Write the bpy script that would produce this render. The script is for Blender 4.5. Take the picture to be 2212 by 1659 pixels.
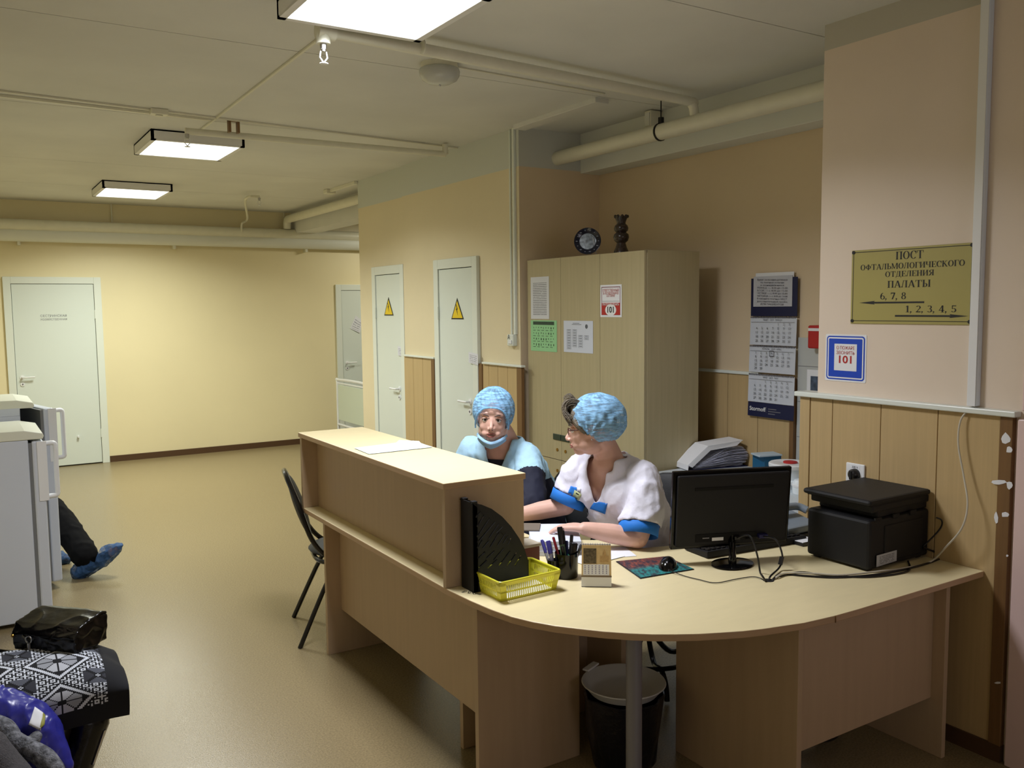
import bpy, bmesh, math, random
import numpy as np
from mathutils import Vector, Matrix, noise
from mathutils.bvhtree import BVHTree
random.seed(7)
C = bpy.context.scene.collection
for o in list(bpy.data.objects): bpy.data.objects.remove(o)

# ------------------------------------------------------------ camera
H = 1.75
FPX, CX, CY = 1890.0, 1106.0, 829.5
YAW, PITCH, ROLL = 0.56222295, 0.08848321, 0.01088759
FW = Vector((math.sin(YAW)*math.cos(PITCH), math.cos(YAW)*math.cos(PITCH), -math.sin(PITCH)))
RT0 = Vector((math.cos(YAW), -math.sin(YAW), 0)); DN0 = FW.cross(RT0)
RT = RT0*math.cos(ROLL) + DN0*math.sin(ROLL); DN = DN0*math.cos(ROLL) - RT0*math.sin(ROLL)
cam = bpy.data.objects.new('camera', bpy.data.cameras.new('camera')); C.objects.link(cam)
cam.data.sensor_fit = 'HORIZONTAL'; cam.data.sensor_width = 36; cam.data.lens = 36*FPX/2212
cam.data.clip_start = 0.05
M3 = Matrix((RT, -DN, -FW)).transposed()
cam.matrix_world = Matrix.Translation((0, 0, H)) @ M3.to_4x4()
bpy.context.scene.camera = cam
EYE = Vector((0, 0, H))
def ray(x, y): return RT*((x-CX)/FPX) + DN*((y-CY)/FPX) + FW
def pz(x, y, z): d = ray(x, y); return EYE + d*((z-H)/d.z)      # photo point on the level z
def px(x, y, X): d = ray(x, y); return EYE + d*(X/d.x)          # on the plane X
def py(x, y, Y): d = ray(x, y); return EYE + d*(Y/d.y)          # on the plane Y
def at(x, y, d): return EYE + ray(x, y)*d                       # at a distance

# ------------------------------------------------------------ world, exposure, off-frame daylight
sc = bpy.context.scene
sc.view_settings.view_transform = 'Standard'; sc.view_settings.look = 'None'
sc.view_settings.gamma = 1; sc.view_settings.use_curve_mapping = False
sc.view_settings.exposure = 0.0
w = bpy.data.worlds.new('world'); sc.world = w; w.use_nodes = True
w.node_tree.nodes['Background'].inputs[0].default_value = (0.75, 0.8, 1, 1)
w.node_tree.nodes['Background'].inputs[1].default_value = 0.02
def area(name, loc, rot, sx, sy, e, col):
    l = bpy.data.lights.new(name, 'AREA'); l.shape = 'RECTANGLE'; l.size = sx; l.size_y = sy; l.energy = e; l.color = col
    o = bpy.data.objects.new(name, l); C.objects.link(o); o.location = loc; o.rotation_euler = rot; return o
LAMP_W = 50.0
LAMPS = [(1.44, 3.19, 0.31, 0.31), (1.47, 6.67, 0.31, 0.34), (1.51, 9.36, 0.31, 0.37)]
LCOL = [(0.92, 0.93, 1.0), (0.95, 0.98, 0.93), (0.97, 1.0, 0.88)]
for k, (lx, ly, a, b) in enumerate(LAMPS):
    area('ceiling_lamp_light', (lx, ly, 2.885), (0, 0, 0), 2*a-.08, 2*b-.08, LAMP_W*(1.0, 0.95, 1.25)[k], LCOL[k]).data.spread = math.radians(150)
area('window_daylight', (1.2, -3.3, 1.7), (math.radians(90), 0, 0), 1.8, 1.5, 16, (0.98, 0.90, 1.0))
area('side_hall_lamp_light', (5.2, 9.6, 2.88), (0, 0, 0), .5, .5, 32, (1, .96, .78))

# ------------------------------------------------------------ materials
def lin(c):
    def f(v):
        v /= 255.0
        return v/12.92 if v <= .04045 else ((v+.055)/1.055)**2.4
    return tuple(f(v) for v in c) + (1,)
MATS = {}
def mat(name, col, rough=.5, metal=0, spec=.5, bump=0, bscale=40, mottle=0, mscale=8, alpha=1, emit=0, trans=0, sheen=0, grain=None, coat=0):
    if name in MATS: return MATS[name]
    m = bpy.data.materials.new(name); m.use_nodes = True; nt = m.node_tree; b = nt.nodes['Principled BSDF']
    c = lin(col); b.inputs['Base Color'].default_value = c; b.inputs['Roughness'].default_value = rough
    b.inputs['Metallic'].default_value = metal; b.inputs['Specular IOR Level'].default_value = spec
    b.inputs['Alpha'].default_value = alpha; b.inputs['Transmission Weight'].default_value = trans
    b.inputs['Coat Weight'].default_value = coat
    if emit: b.inputs['Emission Color'].default_value = c; b.inputs['Emission Strength'].default_value = emit
    tc = nt.nodes.new('ShaderNodeTexCoord'); gm = nt.nodes.new('ShaderNodeNewGeometry')
    if mottle or grain:
        n = nt.nodes.new('ShaderNodeTexNoise'); n.inputs['Scale'].default_value = mscale; n.inputs['Detail'].default_value = 6
        mp = nt.nodes.new('ShaderNodeMapping'); nt.links.new(gm.outputs['Position'], mp.inputs[0])
        if grain: mp.inputs['Scale'].default_value = grain
        nt.links.new(mp.outputs[0], n.inputs['Vector'])
        r = nt.nodes.new('ShaderNodeMapRange'); r.inputs[1].default_value = .3; r.inputs[2].default_value = .7
        r.inputs[3].default_value = 1-mottle; r.inputs[4].default_value = 1+mottle
        nt.links.new(n.outputs[0], r.inputs[0])
        mx = nt.nodes.new('ShaderNodeVectorMath'); mx.operation = 'MULTIPLY'; mx.inputs[0].default_value = c[:3]
        nt.links.new(r.outputs[0], mx.inputs[1]); nt.links.new(mx.outputs[0], b.inputs['Base Color'])
    if bump:
        n2 = nt.nodes.new('ShaderNodeTexNoise'); n2.inputs['Scale'].default_value = bscale; n2.inputs['Detail'].default_value = 4
        nt.links.new(gm.outputs['Position'], n2.inputs['Vector'])
        bp = nt.nodes.new('ShaderNodeBump'); bp.inputs['Strength'].default_value = bump; bp.inputs['Distance'].default_value = .01
        nt.links.new(n2.outputs[0], bp.inputs['Height']); nt.links.new(bp.outputs[0], b.inputs['Normal'])
    MATS[name] = m; return m
def paint(name, low, high, zb, rough=.45):                       # wall paint with a whitewashed band above zb
    m = mat(name, low, rough, mottle=.035, mscale=1.6, bump=.12, bscale=14)
    nt = m.node_tree; b = nt.nodes['Principled BSDF']; src = b.inputs['Base Color'].links[0].from_socket
    g = nt.nodes.new('ShaderNodeNewGeometry'); s = nt.nodes.new('ShaderNodeSeparateXYZ'); nt.links.new(g.outputs['Position'], s.inputs[0])
    c = nt.nodes.new('ShaderNodeMath'); c.operation = 'GREATER_THAN'; c.inputs[1].default_value = zb; nt.links.new(s.outputs[2], c.inputs[0])
    mx = nt.nodes.new('ShaderNodeMix'); mx.data_type = 'RGBA'; nt.links.new(c.outputs[0], mx.inputs[0]); nt.links.new(src, mx.inputs[6])
    mx.inputs[7].default_value = lin(high); nt.links.new(mx.outputs[2], b.inputs['Base Color']); return m
m_wall = paint('wall_paint', (226, 213, 180), (206, 210, 202), 2.70)
m_wallp = paint('pillar_paint', (226, 210, 192), (190, 186, 172), 2.85)
m_wallr = paint('recess_light_tint', (218, 198, 166), (202, 204, 196), 2.70)  # same wall paint, with the recess's pinkish light put into its colour
m_far = mat('far_wall_paint', (234, 222, 182), .4, mottle=.03, mscale=1.2, bump=.1, bscale=10)
m_ceil = mat('ceiling_whitewash', (219, 219, 214), .8, mottle=.07, mscale=1.3, bump=.25, bscale=6)
m_pipe = mat('white_oil_paint', (224, 222, 204), .35, mottle=.03, mscale=10, bump=.06, bscale=60)
m_floor = mat('speckled_linoleum', (137, 122, 90), .26, mottle=.22, mscale=130, bump=.10, bscale=240)
m_door = mat('door_white_enamel', (218, 226, 220), .3)
m_doorf = mat('door_frame_enamel', (224, 230, 222), .32)
m_black = mat('shadow_gap_black', (18, 16, 14), .8)
m_wood = mat('wall_panel_wood', (192, 166, 120), .38, mottle=.05, mscale=3, grain=(26, 26, .7))
m_woodd = mat('wall_panel_edge_wood', (120, 88, 52), .45, mottle=.12, mscale=3, grain=(26, 26, .7))
m_base = mat('brown_baseboard', (82, 58, 38), .4)
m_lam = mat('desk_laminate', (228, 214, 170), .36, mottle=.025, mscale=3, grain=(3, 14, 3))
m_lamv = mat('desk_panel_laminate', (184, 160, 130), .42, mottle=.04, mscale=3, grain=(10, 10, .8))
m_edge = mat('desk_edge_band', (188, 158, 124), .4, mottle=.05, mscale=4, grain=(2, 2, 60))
m_cab = mat('wardrobe_laminate', (176, 164, 128), .42, mottle=.05, mscale=3, grain=(14, 14, .7))
m_blk = mat('black_plastic', (26, 26, 28), .35)
m_blkg = mat('black_gloss_plastic', (8, 8, 10), .12, spec=.4)
m_blkm = mat('black_matte_plastic', (20, 20, 22), .55, spec=.35)
m_metal = mat('brushed_metal', (190, 190, 190), .3, 1)
m_white = mat('white_plastic', (232, 234, 236), .35)
m_paper = mat('white_paper', (232, 234, 238), .8)
m_fridge = mat('fridge_enamel', (205, 212, 224), .28)
m_fridget = mat('fridge_top_plastic', (222, 224, 208), .35)
m_gasket = mat('grey_gasket', (120, 122, 122), .6)
m_pole = mat('grey_painted_steel', (130, 130, 138), .4, .3)
m_chairf = mat('black_chair_fabric', (24, 25, 28), .6, bump=.1, bscale=300)
m_chairm = mat('black_chair_tube', (12, 12, 13), .22)
m_skin = mat('skin', (222, 178, 160), .5, mottle=.04, mscale=30)
m_lip = mat('lips', (172, 104, 98), .45)
m_eyew = mat('eye_white', (225, 222, 218), .2); m_iris = mat('iris_dark', (40, 30, 24), .15)
m_hairg = mat('grey_brown_hair', (110, 100, 84), .5, mottle=.35, mscale=60, bump=.6, bscale=180)
m_haird = mat('dark_hair', (62, 56, 54), .5, mottle=.3, mscale=60, bump=.5, bscale=180)
m_tunic = mat('white_tunic_cloth', (232, 232, 246), .75, bump=.15, bscale=60)
m_blue = mat('bright_blue_trim', (30, 122, 216), .7)
m_ltblue = mat('light_blue_cloth', (176, 216, 238), .75, bump=.15, bscale=60)
m_navy = mat('navy_cloth', (20, 24, 46), .8)
m_mask = mat('mask_fabric', (160, 202, 236), .8, bump=.2, bscale=120)
m_dkcloth = mat('black_cloth', (10, 10, 12), .9, spec=.15)
m_blueplastic = mat('blue_bag_film', (44, 46, 140), .3, bump=.35, bscale=14)
m_leather = mat('black_leather', (9, 9, 10), .25, spec=.4, bump=.25, bscale=26)
m_greywool = mat('grey_wool', (72, 70, 72), .95, bump=.5, bscale=220, mottle=.2, mscale=90)
m_tights = mat('dark_tights', (46, 32, 32), .55)
m_yellow = mat('yellow_plastic', (226, 222, 66), .32)
m_ink = mat('printed_black', (24, 24, 24), .6); m_red = mat('printed_red', (178, 30, 30), .5)
m_gold = mat('gold_sign_plate', (170, 160, 94), .4, 0); m_signblue = mat('sign_blue', (20, 70, 190), .4)
m_navyp = mat('navy_print', (20, 26, 66), .5); m_green = mat('green_paper', (150, 206, 150), .7)
m_yel = mat('warning_yellow', (232, 200, 20), .5); m_greyd = mat('grey_device', (128, 140, 152), .4)
m_cap = mat('blue_mesh_cap', (130, 190, 240), .7, bump=.5, bscale=90, mottle=.22, mscale=70)
def sheer(name, col, tr, ns=(60, 60, 60)):                      # gauzy fibre: partly see-through
    m = bpy.data.materials.new(name); m.use_nodes = True; nt = m.node_tree; b = nt.nodes['Principled BSDF']
    b.inputs['Base Color'].default_value = lin(col); b.inputs['Roughness'].default_value = .7
    n = nt.nodes.new('ShaderNodeTexNoise'); n.inputs['Scale'].default_value = 1; n.inputs['Detail'].default_value = 4
    g = nt.nodes.new('ShaderNodeNewGeometry'); mp = nt.nodes.new('ShaderNodeMapping'); mp.inputs['Scale'].default_value = ns
    nt.links.new(g.outputs['Position'], mp.inputs[0]); nt.links.new(mp.outputs[0], n.inputs['Vector'])
    r = nt.nodes.new('ShaderNodeMapRange'); r.inputs[1].default_value = .38; r.inputs[2].default_value = .62
    r.inputs[3].default_value = tr[0]; r.inputs[4].default_value = tr[1]
    nt.links.new(n.outputs[0], r.inputs[0]); nt.links.new(r.outputs[0], b.inputs['Alpha']); return m
m_capsheer = sheer('blue_gauze', (150, 202, 240), (.25, .88), (26, 26, 120))
m_shoecov = sheer('blue_film', (46, 84, 130), (.55, 1), (30, 30, 30))
def print_mat(name, base, ink, rows, cov=.55, cols=30):         # unreadable small print: broken rows of ink (object coordinates y, z)
    m = bpy.data.materials.new(name); m.use_nodes = True; nt = m.node_tree; b = nt.nodes['Principled BSDF']; b.inputs['Roughness'].default_value = .8
    tc = nt.nodes.new('ShaderNodeTexCoord'); s = nt.nodes.new('ShaderNodeSeparateXYZ'); nt.links.new(tc.outputs['UV'], s.inputs[0])
    def mth(op, a, bb=None):
        k = nt.nodes.new('ShaderNodeMath'); k.operation = op
        for i, v in ((0, a), (1, bb)):
            if v is None: continue
            if isinstance(v, (int, float)): k.inputs[i].default_value = v
            else: nt.links.new(v, k.inputs[i])
        return k.outputs[0]
    row = mth('MULTIPLY', s.outputs[1], rows); fr = mth('FRACT', row); band = mth('MULTIPLY', mth('GREATER_THAN', fr, .3), mth('LESS_THAN', fr, .72))
    fl = mth('FLOOR', row); cb = nt.nodes.new('ShaderNodeCombineXYZ'); nt.links.new(mth('MULTIPLY', s.outputs[0], cols), cb.inputs[0]); nt.links.new(mth('MULTIPLY', fl, 7.31), cb.inputs[1])
    n = nt.nodes.new('ShaderNodeTexNoise'); n.inputs['Scale'].default_value = 1; n.inputs['Detail'].default_value = 5; nt.links.new(cb.outputs[0], n.inputs['Vector'])
    wd = mth('GREATER_THAN', n.outputs[0], 1-cov)
    mg = mth('MULTIPLY', mth('GREATER_THAN', s.outputs[0], .12), mth('LESS_THAN', s.outputs[0], .88))
    mg2 = mth('MULTIPLY', mth('GREATER_THAN', s.outputs[1], .08), mth('LESS_THAN', s.outputs[1], .86))
    f = mth('MULTIPLY', mth('MULTIPLY', band, wd), mth('MULTIPLY', mg, mg2))
    f = mth('MULTIPLY', f, .75)
    mx = nt.nodes.new('ShaderNodeMix'); mx.data_type = 'RGBA'; mx.inputs[6].default_value = lin(base); mx.inputs[7].default_value = lin(ink)
    nt.links.new(f, mx.inputs[0]); nt.links.new(mx.outputs[2], b.inputs['Base Color']); return m

# ------------------------------------------------------------ object helpers
WM = {}
def wmat(o): return WM.get(o.name, Matrix.Identity(4)) if o else Matrix.Identity(4)
def tag(o, label, cat, group=None):
    o['label'] = label; o['category'] = cat
    if group: o['group'] = group
    return o
def thing(name, label, cat, loc=(0, 0, 0), rotz=0, group=None):
    o = bpy.data.objects.new(name, None); C.objects.link(o); o.location = loc; o.rotation_euler = (0, 0, rotz)
    o.empty_display_size = .05; WM[o.name] = Matrix.Translation(loc) @ Matrix.Rotation(rotz, 4, 'Z')
    return tag(o, label, cat, group)
class MB:
    def __init__(s): s.v = []; s.f = []; s.mi = []; s.k = 0
    def add(s, vs, fs):
        b = len(s.v); s.v += [Vector(p) for p in vs]; s.f += [[b+i for i in f] for f in fs]; s.mi += [s.k]*len(fs); return s
    def box(s, x0, x1, y0, y1, z0, z1):
        return s.add([(x, y, z) for x in (x0, x1) for y in (y0, y1) for z in (z0, z1)],
                     [(0, 1, 3, 2), (4, 6, 7, 5), (0, 4, 5, 1), (2, 3, 7, 6), (0, 2, 6, 4), (1, 5, 7, 3)])
    def obox(s, c, ax, ay, az):                                 # oriented box: centre and three half-vectors
        c, ax, ay, az = map(Vector, (c, ax, ay, az))
        return s.add([c+ax*i+ay*j+az*k for i in (-1, 1) for j in (-1, 1) for k in (-1, 1)],
                     [(0, 1, 3, 2), (4, 6, 7, 5), (0, 4, 5, 1), (2, 3, 7, 6), (0, 2, 6, 4), (1, 5, 7, 3)])
    def prism(s, poly, d):                                      # polygon (3D points) extruded by vector d
        d = Vector(d); poly = [Vector(p) for p in poly]; n = len(poly)
        return s.add(poly+[p+d for p in poly], [list(range(n))[::-1], list(range(n, 2*n))] + [[i, (i+1) % n, n+(i+1) % n, n+i] for i in range(n)])
    def tube(s, pts, r, seg=10, closed=False, smooth=0, flat=1):
        pts = [Vector(p) for p in pts]; rs = list(r) if hasattr(r, '__len__') else [r]*len(pts)
        if smooth: pts, rs = catmull(pts, rs, smooth, closed)
        n = len(pts); prev = None; rings = []
        for i, p in enumerate(pts):
            a = pts[(i-1) % n] if (i > 0 or closed) else p; b = pts[(i+1) % n] if (i < n-1 or closed) else p
            t = (b-a).normalized()
            if prev is None: u = t.orthogonal().normalized()
            else: u = (prev - t*prev.dot(t)); u = u.normalized() if u.length > 1e-6 else t.orthogonal().normalized()
            prev = u; w_ = t.cross(u)
            rings.append([p+(u*math.cos(q)+w_*math.sin(q)*flat)*rs[i] for q in [2*math.pi*k/seg for k in range(seg)]])
        vs = [q for g in rings for q in g]; fs = []
        for i in range(n if closed else n-1):
            for k in range(seg):
                a = i*seg+k; b = i*seg+(k+1) % seg; c = ((i+1) % n)*seg+(k+1) % seg; d = ((i+1) % n)*seg+k; fs.append((a, b, c, d))
        if not closed: fs += [list(range(seg))[::-1], [(n-1)*seg+k for k in range(seg)]]
        return s.add(vs, fs)
    def lathe(s, prof, c, seg=32, axis='Z', sx=1, sy=1):        # prof: (radius, height)
        c = Vector(c); vs = []; fs = []; n = len(prof)
        for r, h in prof:
            for k in range(seg):
                q = 2*math.pi*k/seg; a, b = r*math.cos(q)*sx, r*math.sin(q)*sy
                vs.append(c+(Vector((a, b, h)) if axis == 'Z' else Vector((h, a, b)) if axis == 'X' else Vector((a, h, b))))
        for i in range(n-1):
            for k in range(seg): fs.append((i*seg+k, i*seg+(k+1) % seg, (i+1)*seg+(k+1) % seg, (i+1)*seg+k))
        if prof[0][0] > 1e-6: fs.append(list(range(seg))[::-1])
        if prof[-1][0] > 1e-6: fs.append([(n-1)*seg+k for k in range(seg)])
        return s.add(vs, fs)
    def ball(s, c, r, seg=16, rings=10, M=None):
        r = Vector(r) if hasattr(r, '__len__') else Vector((r, r, r)); c = Vector(c); M = M or Matrix.Identity(3)
        vs = []; fs = []
        for i in range(rings+1):
            t = math.pi*i/rings
            for k in range(seg):
                q = 2*math.pi*k/seg; vs.append(c + M @ Vector((r.x*math.sin(t)*math.cos(q), r.y*math.sin(t)*math.sin(q), r.z*math.cos(t))))
        for i in range(rings):
            for k in range(seg): fs.append((i*seg+k, i*seg+(k+1) % seg, (i+1)*seg+(k+1) % seg, (i+1)*seg+k))
        return s.add(vs, fs)
    def build(s, name, mats, parent=None, smooth=False, bevel=0, local=False, bseg=2, fix=True):
        me = bpy.data.meshes.new(name); inv = wmat(parent).inverted() if (parent and not local) else None
        vs = [tuple(inv @ p) if inv else tuple(p) for p in s.v]
        me.from_pydata(vs, [], [tuple(f) for f in s.f])
        for m in (mats if isinstance(mats, (list, tuple)) else [mats]): me.materials.append(m)
        me.polygons.foreach_set('material_index', s.mi)
        if fix:
            bm = bmesh.new(); bm.from_mesh(me); bmesh.ops.remove_doubles(bm, verts=bm.verts, dist=1e-6)
            bmesh.ops.recalc_face_normals(bm, faces=bm.faces); bm.to_mesh(me); bm.free()
        o = bpy.data.objects.new(name, me); C.objects.link(o)
        if parent: o.parent = parent; WM[o.name] = wmat(parent)
        if smooth:
            me.shade_smooth()
            try: me.set_sharp_from_angle(angle=math.radians(42))
            except Exception: pass
        if bevel:
            b = o.modifiers.new('bevel', 'BEVEL'); b.width = bevel; b.segments = bseg; b.limit_method = 'ANGLE'
        return o
def catmull(pts, rs, k, closed=False):
    n = len(pts); P = []; R = []
    for i in range(n if closed else n-1):
        p0 = pts[(i-1) % n] if (i or closed) else pts[0]; p1 = pts[i]; p2 = pts[(i+1) % n]; p3 = pts[(i+2) % n] if (i+2 < n or closed) else p2
        for j in range(k):
            t = j/k; P.append(.5*((2*p1)+(p2-p0)*t+(2*p0-5*p1+4*p2-p3)*t*t+(3*p1-p0-3*p2+p3)*t**3)); R.append(rs[i]*(1-t)+rs[(i+1) % n]*t)
    if not closed: P.append(pts[-1]); R.append(rs[-1])
    return P, R
def B(name, m, parent, *a, bevel=0): return MB().box(*a).build(name, m, parent, bevel=bevel)
def struct(o): o['kind'] = 'structure'; return o
def sroot(name):
    o = bpy.data.objects.new(name, None); C.objects.link(o); WM[o.name] = Matrix.Identity(4); o['kind'] = 'structure'; return o
def quad(name, m, parent, p, nrm=None, th=.0008):               # a sheet with UV, given four corners bl, br, tr, tl
    p = [Vector(q) for q in p]; n = (p[1]-p[0]).cross(p[3]-p[0]).normalized()*th
    inv = wmat(parent).inverted() if parent else Matrix.Identity(4)
    vs = [tuple(inv @ q) for q in p]+[tuple(inv @ (q+n)) for q in p]
    me = bpy.data.meshes.new(name); me.from_pydata(vs, [], [(3, 2, 1, 0), (4, 5, 6, 7), (0, 1, 5, 4), (1, 2, 6, 5), (2, 3, 7, 6), (3, 0, 4, 7)])
    uv = me.uv_layers.new(); U = [(0, 0), (1, 0), (1, 1), (0, 1)]*2
    for l in me.loops: uv.data[l.index].uv = U[l.vertex_index]
    me.materials.append(m); o = bpy.data.objects.new(name, me); C.objects.link(o)
    if parent: o.parent = parent; WM[o.name] = wmat(parent)
    return o
def text(body, m, parent, origin, xdir, ydir, size, name='lettering', align='CENTER', wide=1, th=.0006, bold=0, fit=None):
    cu = bpy.data.curves.new(name, 'FONT'); cu.body = body; cu.size = 1; cu.align_x = align; cu.align_y = 'CENTER'; cu.resolution_u = 3; cu.extrude = 0; cu.offset = bold
    to = bpy.data.objects.new('tmp', cu); C.objects.link(to); dg = bpy.context.evaluated_depsgraph_get()
    me = bpy.data.meshes.new_from_object(to.evaluated_get(dg)); bpy.data.objects.remove(to); bpy.data.curves.remove(cu)
    if fit:
        xs = [v.co.x for v in me.vertices]; wide = fit/((max(xs)-min(xs))*size)
    xd = Vector(xdir).normalized(); yd = Vector(ydir).normalized(); n = xd.cross(yd); inv = wmat(parent).inverted()
    for v in me.vertices: v.co = inv @ (Vector(origin) + xd*v.co.x*size*wide + yd*v.co.y*size + n*th)
    me.materials.clear(); me.materials.append(m); me.name = name
    o = bpy.data.objects.new(name, me); C.objects.link(o); o.parent = parent; WM[o.name] = wmat(parent); return o
def remesh(mb, voxel, smooth_it=4, name='tmp'):
    o = mb.build(name, m_skin, None, fix=False); r = o.modifiers.new('r', 'REMESH'); r.mode = 'VOXEL'; r.voxel_size = voxel; r.use_smooth_shade = True
    if smooth_it: s = o.modifiers.new('s', 'SMOOTH'); s.iterations = smooth_it; s.factor = .6
    dg = bpy.context.evaluated_depsgraph_get(); dg.update(); me = bpy.data.meshes.new_from_object(o.evaluated_get(dg))
    old = o.data; bpy.data.objects.remove(o); bpy.data.meshes.remove(old); return me
def link_mesh(name, me, mats, parent, smooth=True):
    me.materials.clear()
    for m in (mats if isinstance(mats, (list, tuple)) else [mats]): me.materials.append(m)
    inv = wmat(parent).inverted()
    if parent: me.transform(inv)
    if smooth: me.shade_smooth()
    o = bpy.data.objects.new(name, me); C.objects.link(o); me.name = name
    if parent: o.parent = parent; WM[o.name] = wmat(parent)
    return o
def cut(me, pred):                                              # delete the vertices for which pred(co) holds
    bm = bmesh.new(); bm.from_mesh(me); bmesh.ops.delete(bm, geom=[v for v in bm.verts if pred(v.co)], context='VERTS')
    for _ in range(6):
        nw = {}
        for v in bm.verts:
            if v.is_boundary:
                nb = [e.other_vert(v).co for e in v.link_edges if e.is_boundary]
                if len(nb) == 2: nw[v] = v.co*.4+(nb[0]+nb[1])*.3
        for v, c_ in nw.items(): v.co = c_
    bm.to_mesh(me); bm.free()
def wrinkle(me, amp, f=(9, 9, 9), seed=0):
    me.update(); nn = [v.normal.copy() for v in me.vertices]
    for v, n in zip(me.vertices, nn):
        q = Vector((v.co.x*f[0]+seed, v.co.y*f[1], v.co.z*f[2])); a = 1-abs(noise.noise(q))*2.2
        v.co += n*(amp*(a*abs(a)) + amp*.5*noise.noise(q*2.7))
def bvh_of(o):
    M = wmat(o); return BVHTree.FromPolygons([M @ v.co for v in o.data.vertices], [tuple(p.vertices) for p in o.data.polygons])
def patch(name, m, parent, bvh, corners, n=8, off=.003):        # a cloth patch lying on a surface (corners in the photo: tl, tr, br, bl)
    vs = []; fs = []
    for j in range(n+1):
        for i in range(n+1):
            u, v = i/n, j/n; a, b, c, d = corners
            X = (a[0]*(1-u)+b[0]*u)*(1-v)+(d[0]*(1-u)+c[0]*u)*v; Y = (a[1]*(1-u)+b[1]*u)*(1-v)+(d[1]*(1-u)+c[1]*u)*v
            r = ray(X, Y).normalized(); h = bvh.ray_cast(EYE, r)
            vs.append(h[0]+h[1].normalized()*off*(1 if h[1].dot(r) < 0 else -1) if h[0] else None)
    ok = [q is not None for q in vs]; vs = [q if q is not None else Vector((0, 0, 0)) for q in vs]
    for j in range(n):
        for i in range(n):
            k = [j*(n+1)+i, j*(n+1)+i+1, (j+1)*(n+1)+i+1, (j+1)*(n+1)+i]
            if all(ok[q] for q in k): fs.append(k[::-1])
    mb = MB(); used = sorted(set(q for f in fs for q in f)); mp = {q: i for i, q in enumerate(used)}
    mb.add([vs[q] for q in used], [[mp[q] for q in f] for f in fs]); o = mb.build(name, m, parent, smooth=True)
    s = o.modifiers.new('s', 'SOLIDIFY'); s.thickness = .0015; return o

# ============================================================ THE SETTING
W = 3.28; XB = 3.97; ZC = 2.96; DT = 0.725
YP0, YP1 = 1.72, 2.604                                          # pillar
YR = 5.09; YE = 7.98; YF = 11.0; XL = -0.55; YB = -3.5
struct(B('floor', m_floor, None, XL-.1, 7.2, YB-.1, YF+.1, -.06, 0))
ce = struct(B('ceiling', m_ceil, None, XL-.1, 7.2, YB-.1, YF+.1, ZC+.012, ZC+.1))
ys = [YB-.1, -1.5, -.1, 1.3, 2.715, 4.13, 5.9, 8.0, 9.5, YF+.1]
for a, b in zip(ys, ys[1:]):
    B('slab', m_ceil, ce, XL-.1, 7.2, a+.003, b-.003, ZC, ZC+.013)
struct(B('wall_far', m_far, None, XL-.1, 7.2, YF, YF+.1, 0, ZC+.05))
struct(B('wall_left', m_far, None, XL-.1, XL, YB, YF, 0, ZC+.05))
wb = struct(B('wall_back', m_far, None, XL-.1, W+.1, YB-.1, YB, 0, ZC+.05))
cl = MB().box(W, XB+.1, YR, 6.95, 0, ZC+.02).box(W+.025, XB+.1, 6.95, YE, 0, ZC+.02)
wcl = struct(cl.build('wall_right', m_wall, None))
wcl.data.materials.append(m_wallr)
for p in wcl.data.polygons:
    if p.normal.y < -.5 and p.center.y < YR+.01: p.material_index = 1
wrec = struct(B('wall_recess', m_wallr, None, XB, XB+.1, YP1-.1, YR+.05, 0, ZC+.05))
wpl = struct(B('wall_pillar', m_wallp, None, W, XB+.1, YB, YP1, 0, ZC+.02))
struct(B('wall_hall_end', m_far, None, 7.1, 7.2, YE, YF, 0, ZC+.05))
# near wall piece at the right edge of the frame, pink enamel with the daylight tint put into its colour
m_pink = mat('daylit_pink_enamel', (226, 200, 196), .35)
struct(MB().box(W-.032, W+.02, .2, 1.697, 0, 1.32).box(W-.02, W+.02, .2, 1.690, 1.35, 1.63).build('trim_1', m_pink, None, bevel=.004))
# baseboards
struct(B('baseboard_far', m_base, None, 1.40, 4.15, YF-.018, YF, 0, .07))
struct(B('baseboard_pillar', m_base, None, W-.03, W, 1.715, 2.6, 0, .065))

# wainscot boards, each its own plank
def planks(parent, X, edges, z0, z1, th=.018, m=m_wood):
    for a, b in zip(edges, edges[1:]):
        B('plank', m, parent, X-th, X, a+.0015, b-.0015, z0, z1, bevel=.002)
planks(wpl, W, [1.763, 2.01, 2.264, 2.505, 2.625], 0.065, 1.325, .022)
B('corner_plank', m_wood, wpl, W-.026, W+.03, 2.626, 2.680, 0, 1.325, bevel=.002)
B('edge_plank', m_woodd, wpl, W-.028, W, 1.716, 1.762, 0, 1.325, bevel=.002)
B('wood_return', m_wood, wpl, W+.03, XB, YP1+.0005, 2.66, 0, 1.325)
B('wood_backing', m_woodd, wpl, W-.006, W, 1.72, 2.64, 0, 1.32)
struct(MB().box(W-.045, W, 1.70, 2.70, 1.325, 1.347).box(W, W+.05, YP1, 2.70, 1.325, 1.347).build('trim_2', m_doorf, None, bevel=.004))
planks(wcl, W, [5.632, 5.50, 5.37, 5.24, 5.11][::-1], 0, 1.33, .016)
B('edge_plank', m_woodd, wcl, W-.024, W, 5.045, 5.108, 0, 1.33, bevel=.002)
B('edge_plank', m_woodd, wcl, W-.024, W, 5.585, 5.634, 0, 1.33, bevel=.002)
struct(B('trim_3', m_doorf, None, W-.035, W, 5.03, 5.57, 1.33, 1.345, bevel=.003))
planks(wcl, W, [6.40, 6.58, 6.76, 6.94], 0, 1.33, .016)
B('edge_plank', m_woodd, wcl, W-.030, W, 6.345, 6.40, 0, 1.33, bevel=.002)
struct(B('trim_4', m_doorf, None, W-.035, W, 6.345, 6.92, 1.33, 1.345, bevel=.003))
planks(wrec, XB, [3.32, 3.56, 3.80, 4.04, 4.28, 4.52, 4.76, 5.0], 0, 1.33, .018)
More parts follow.
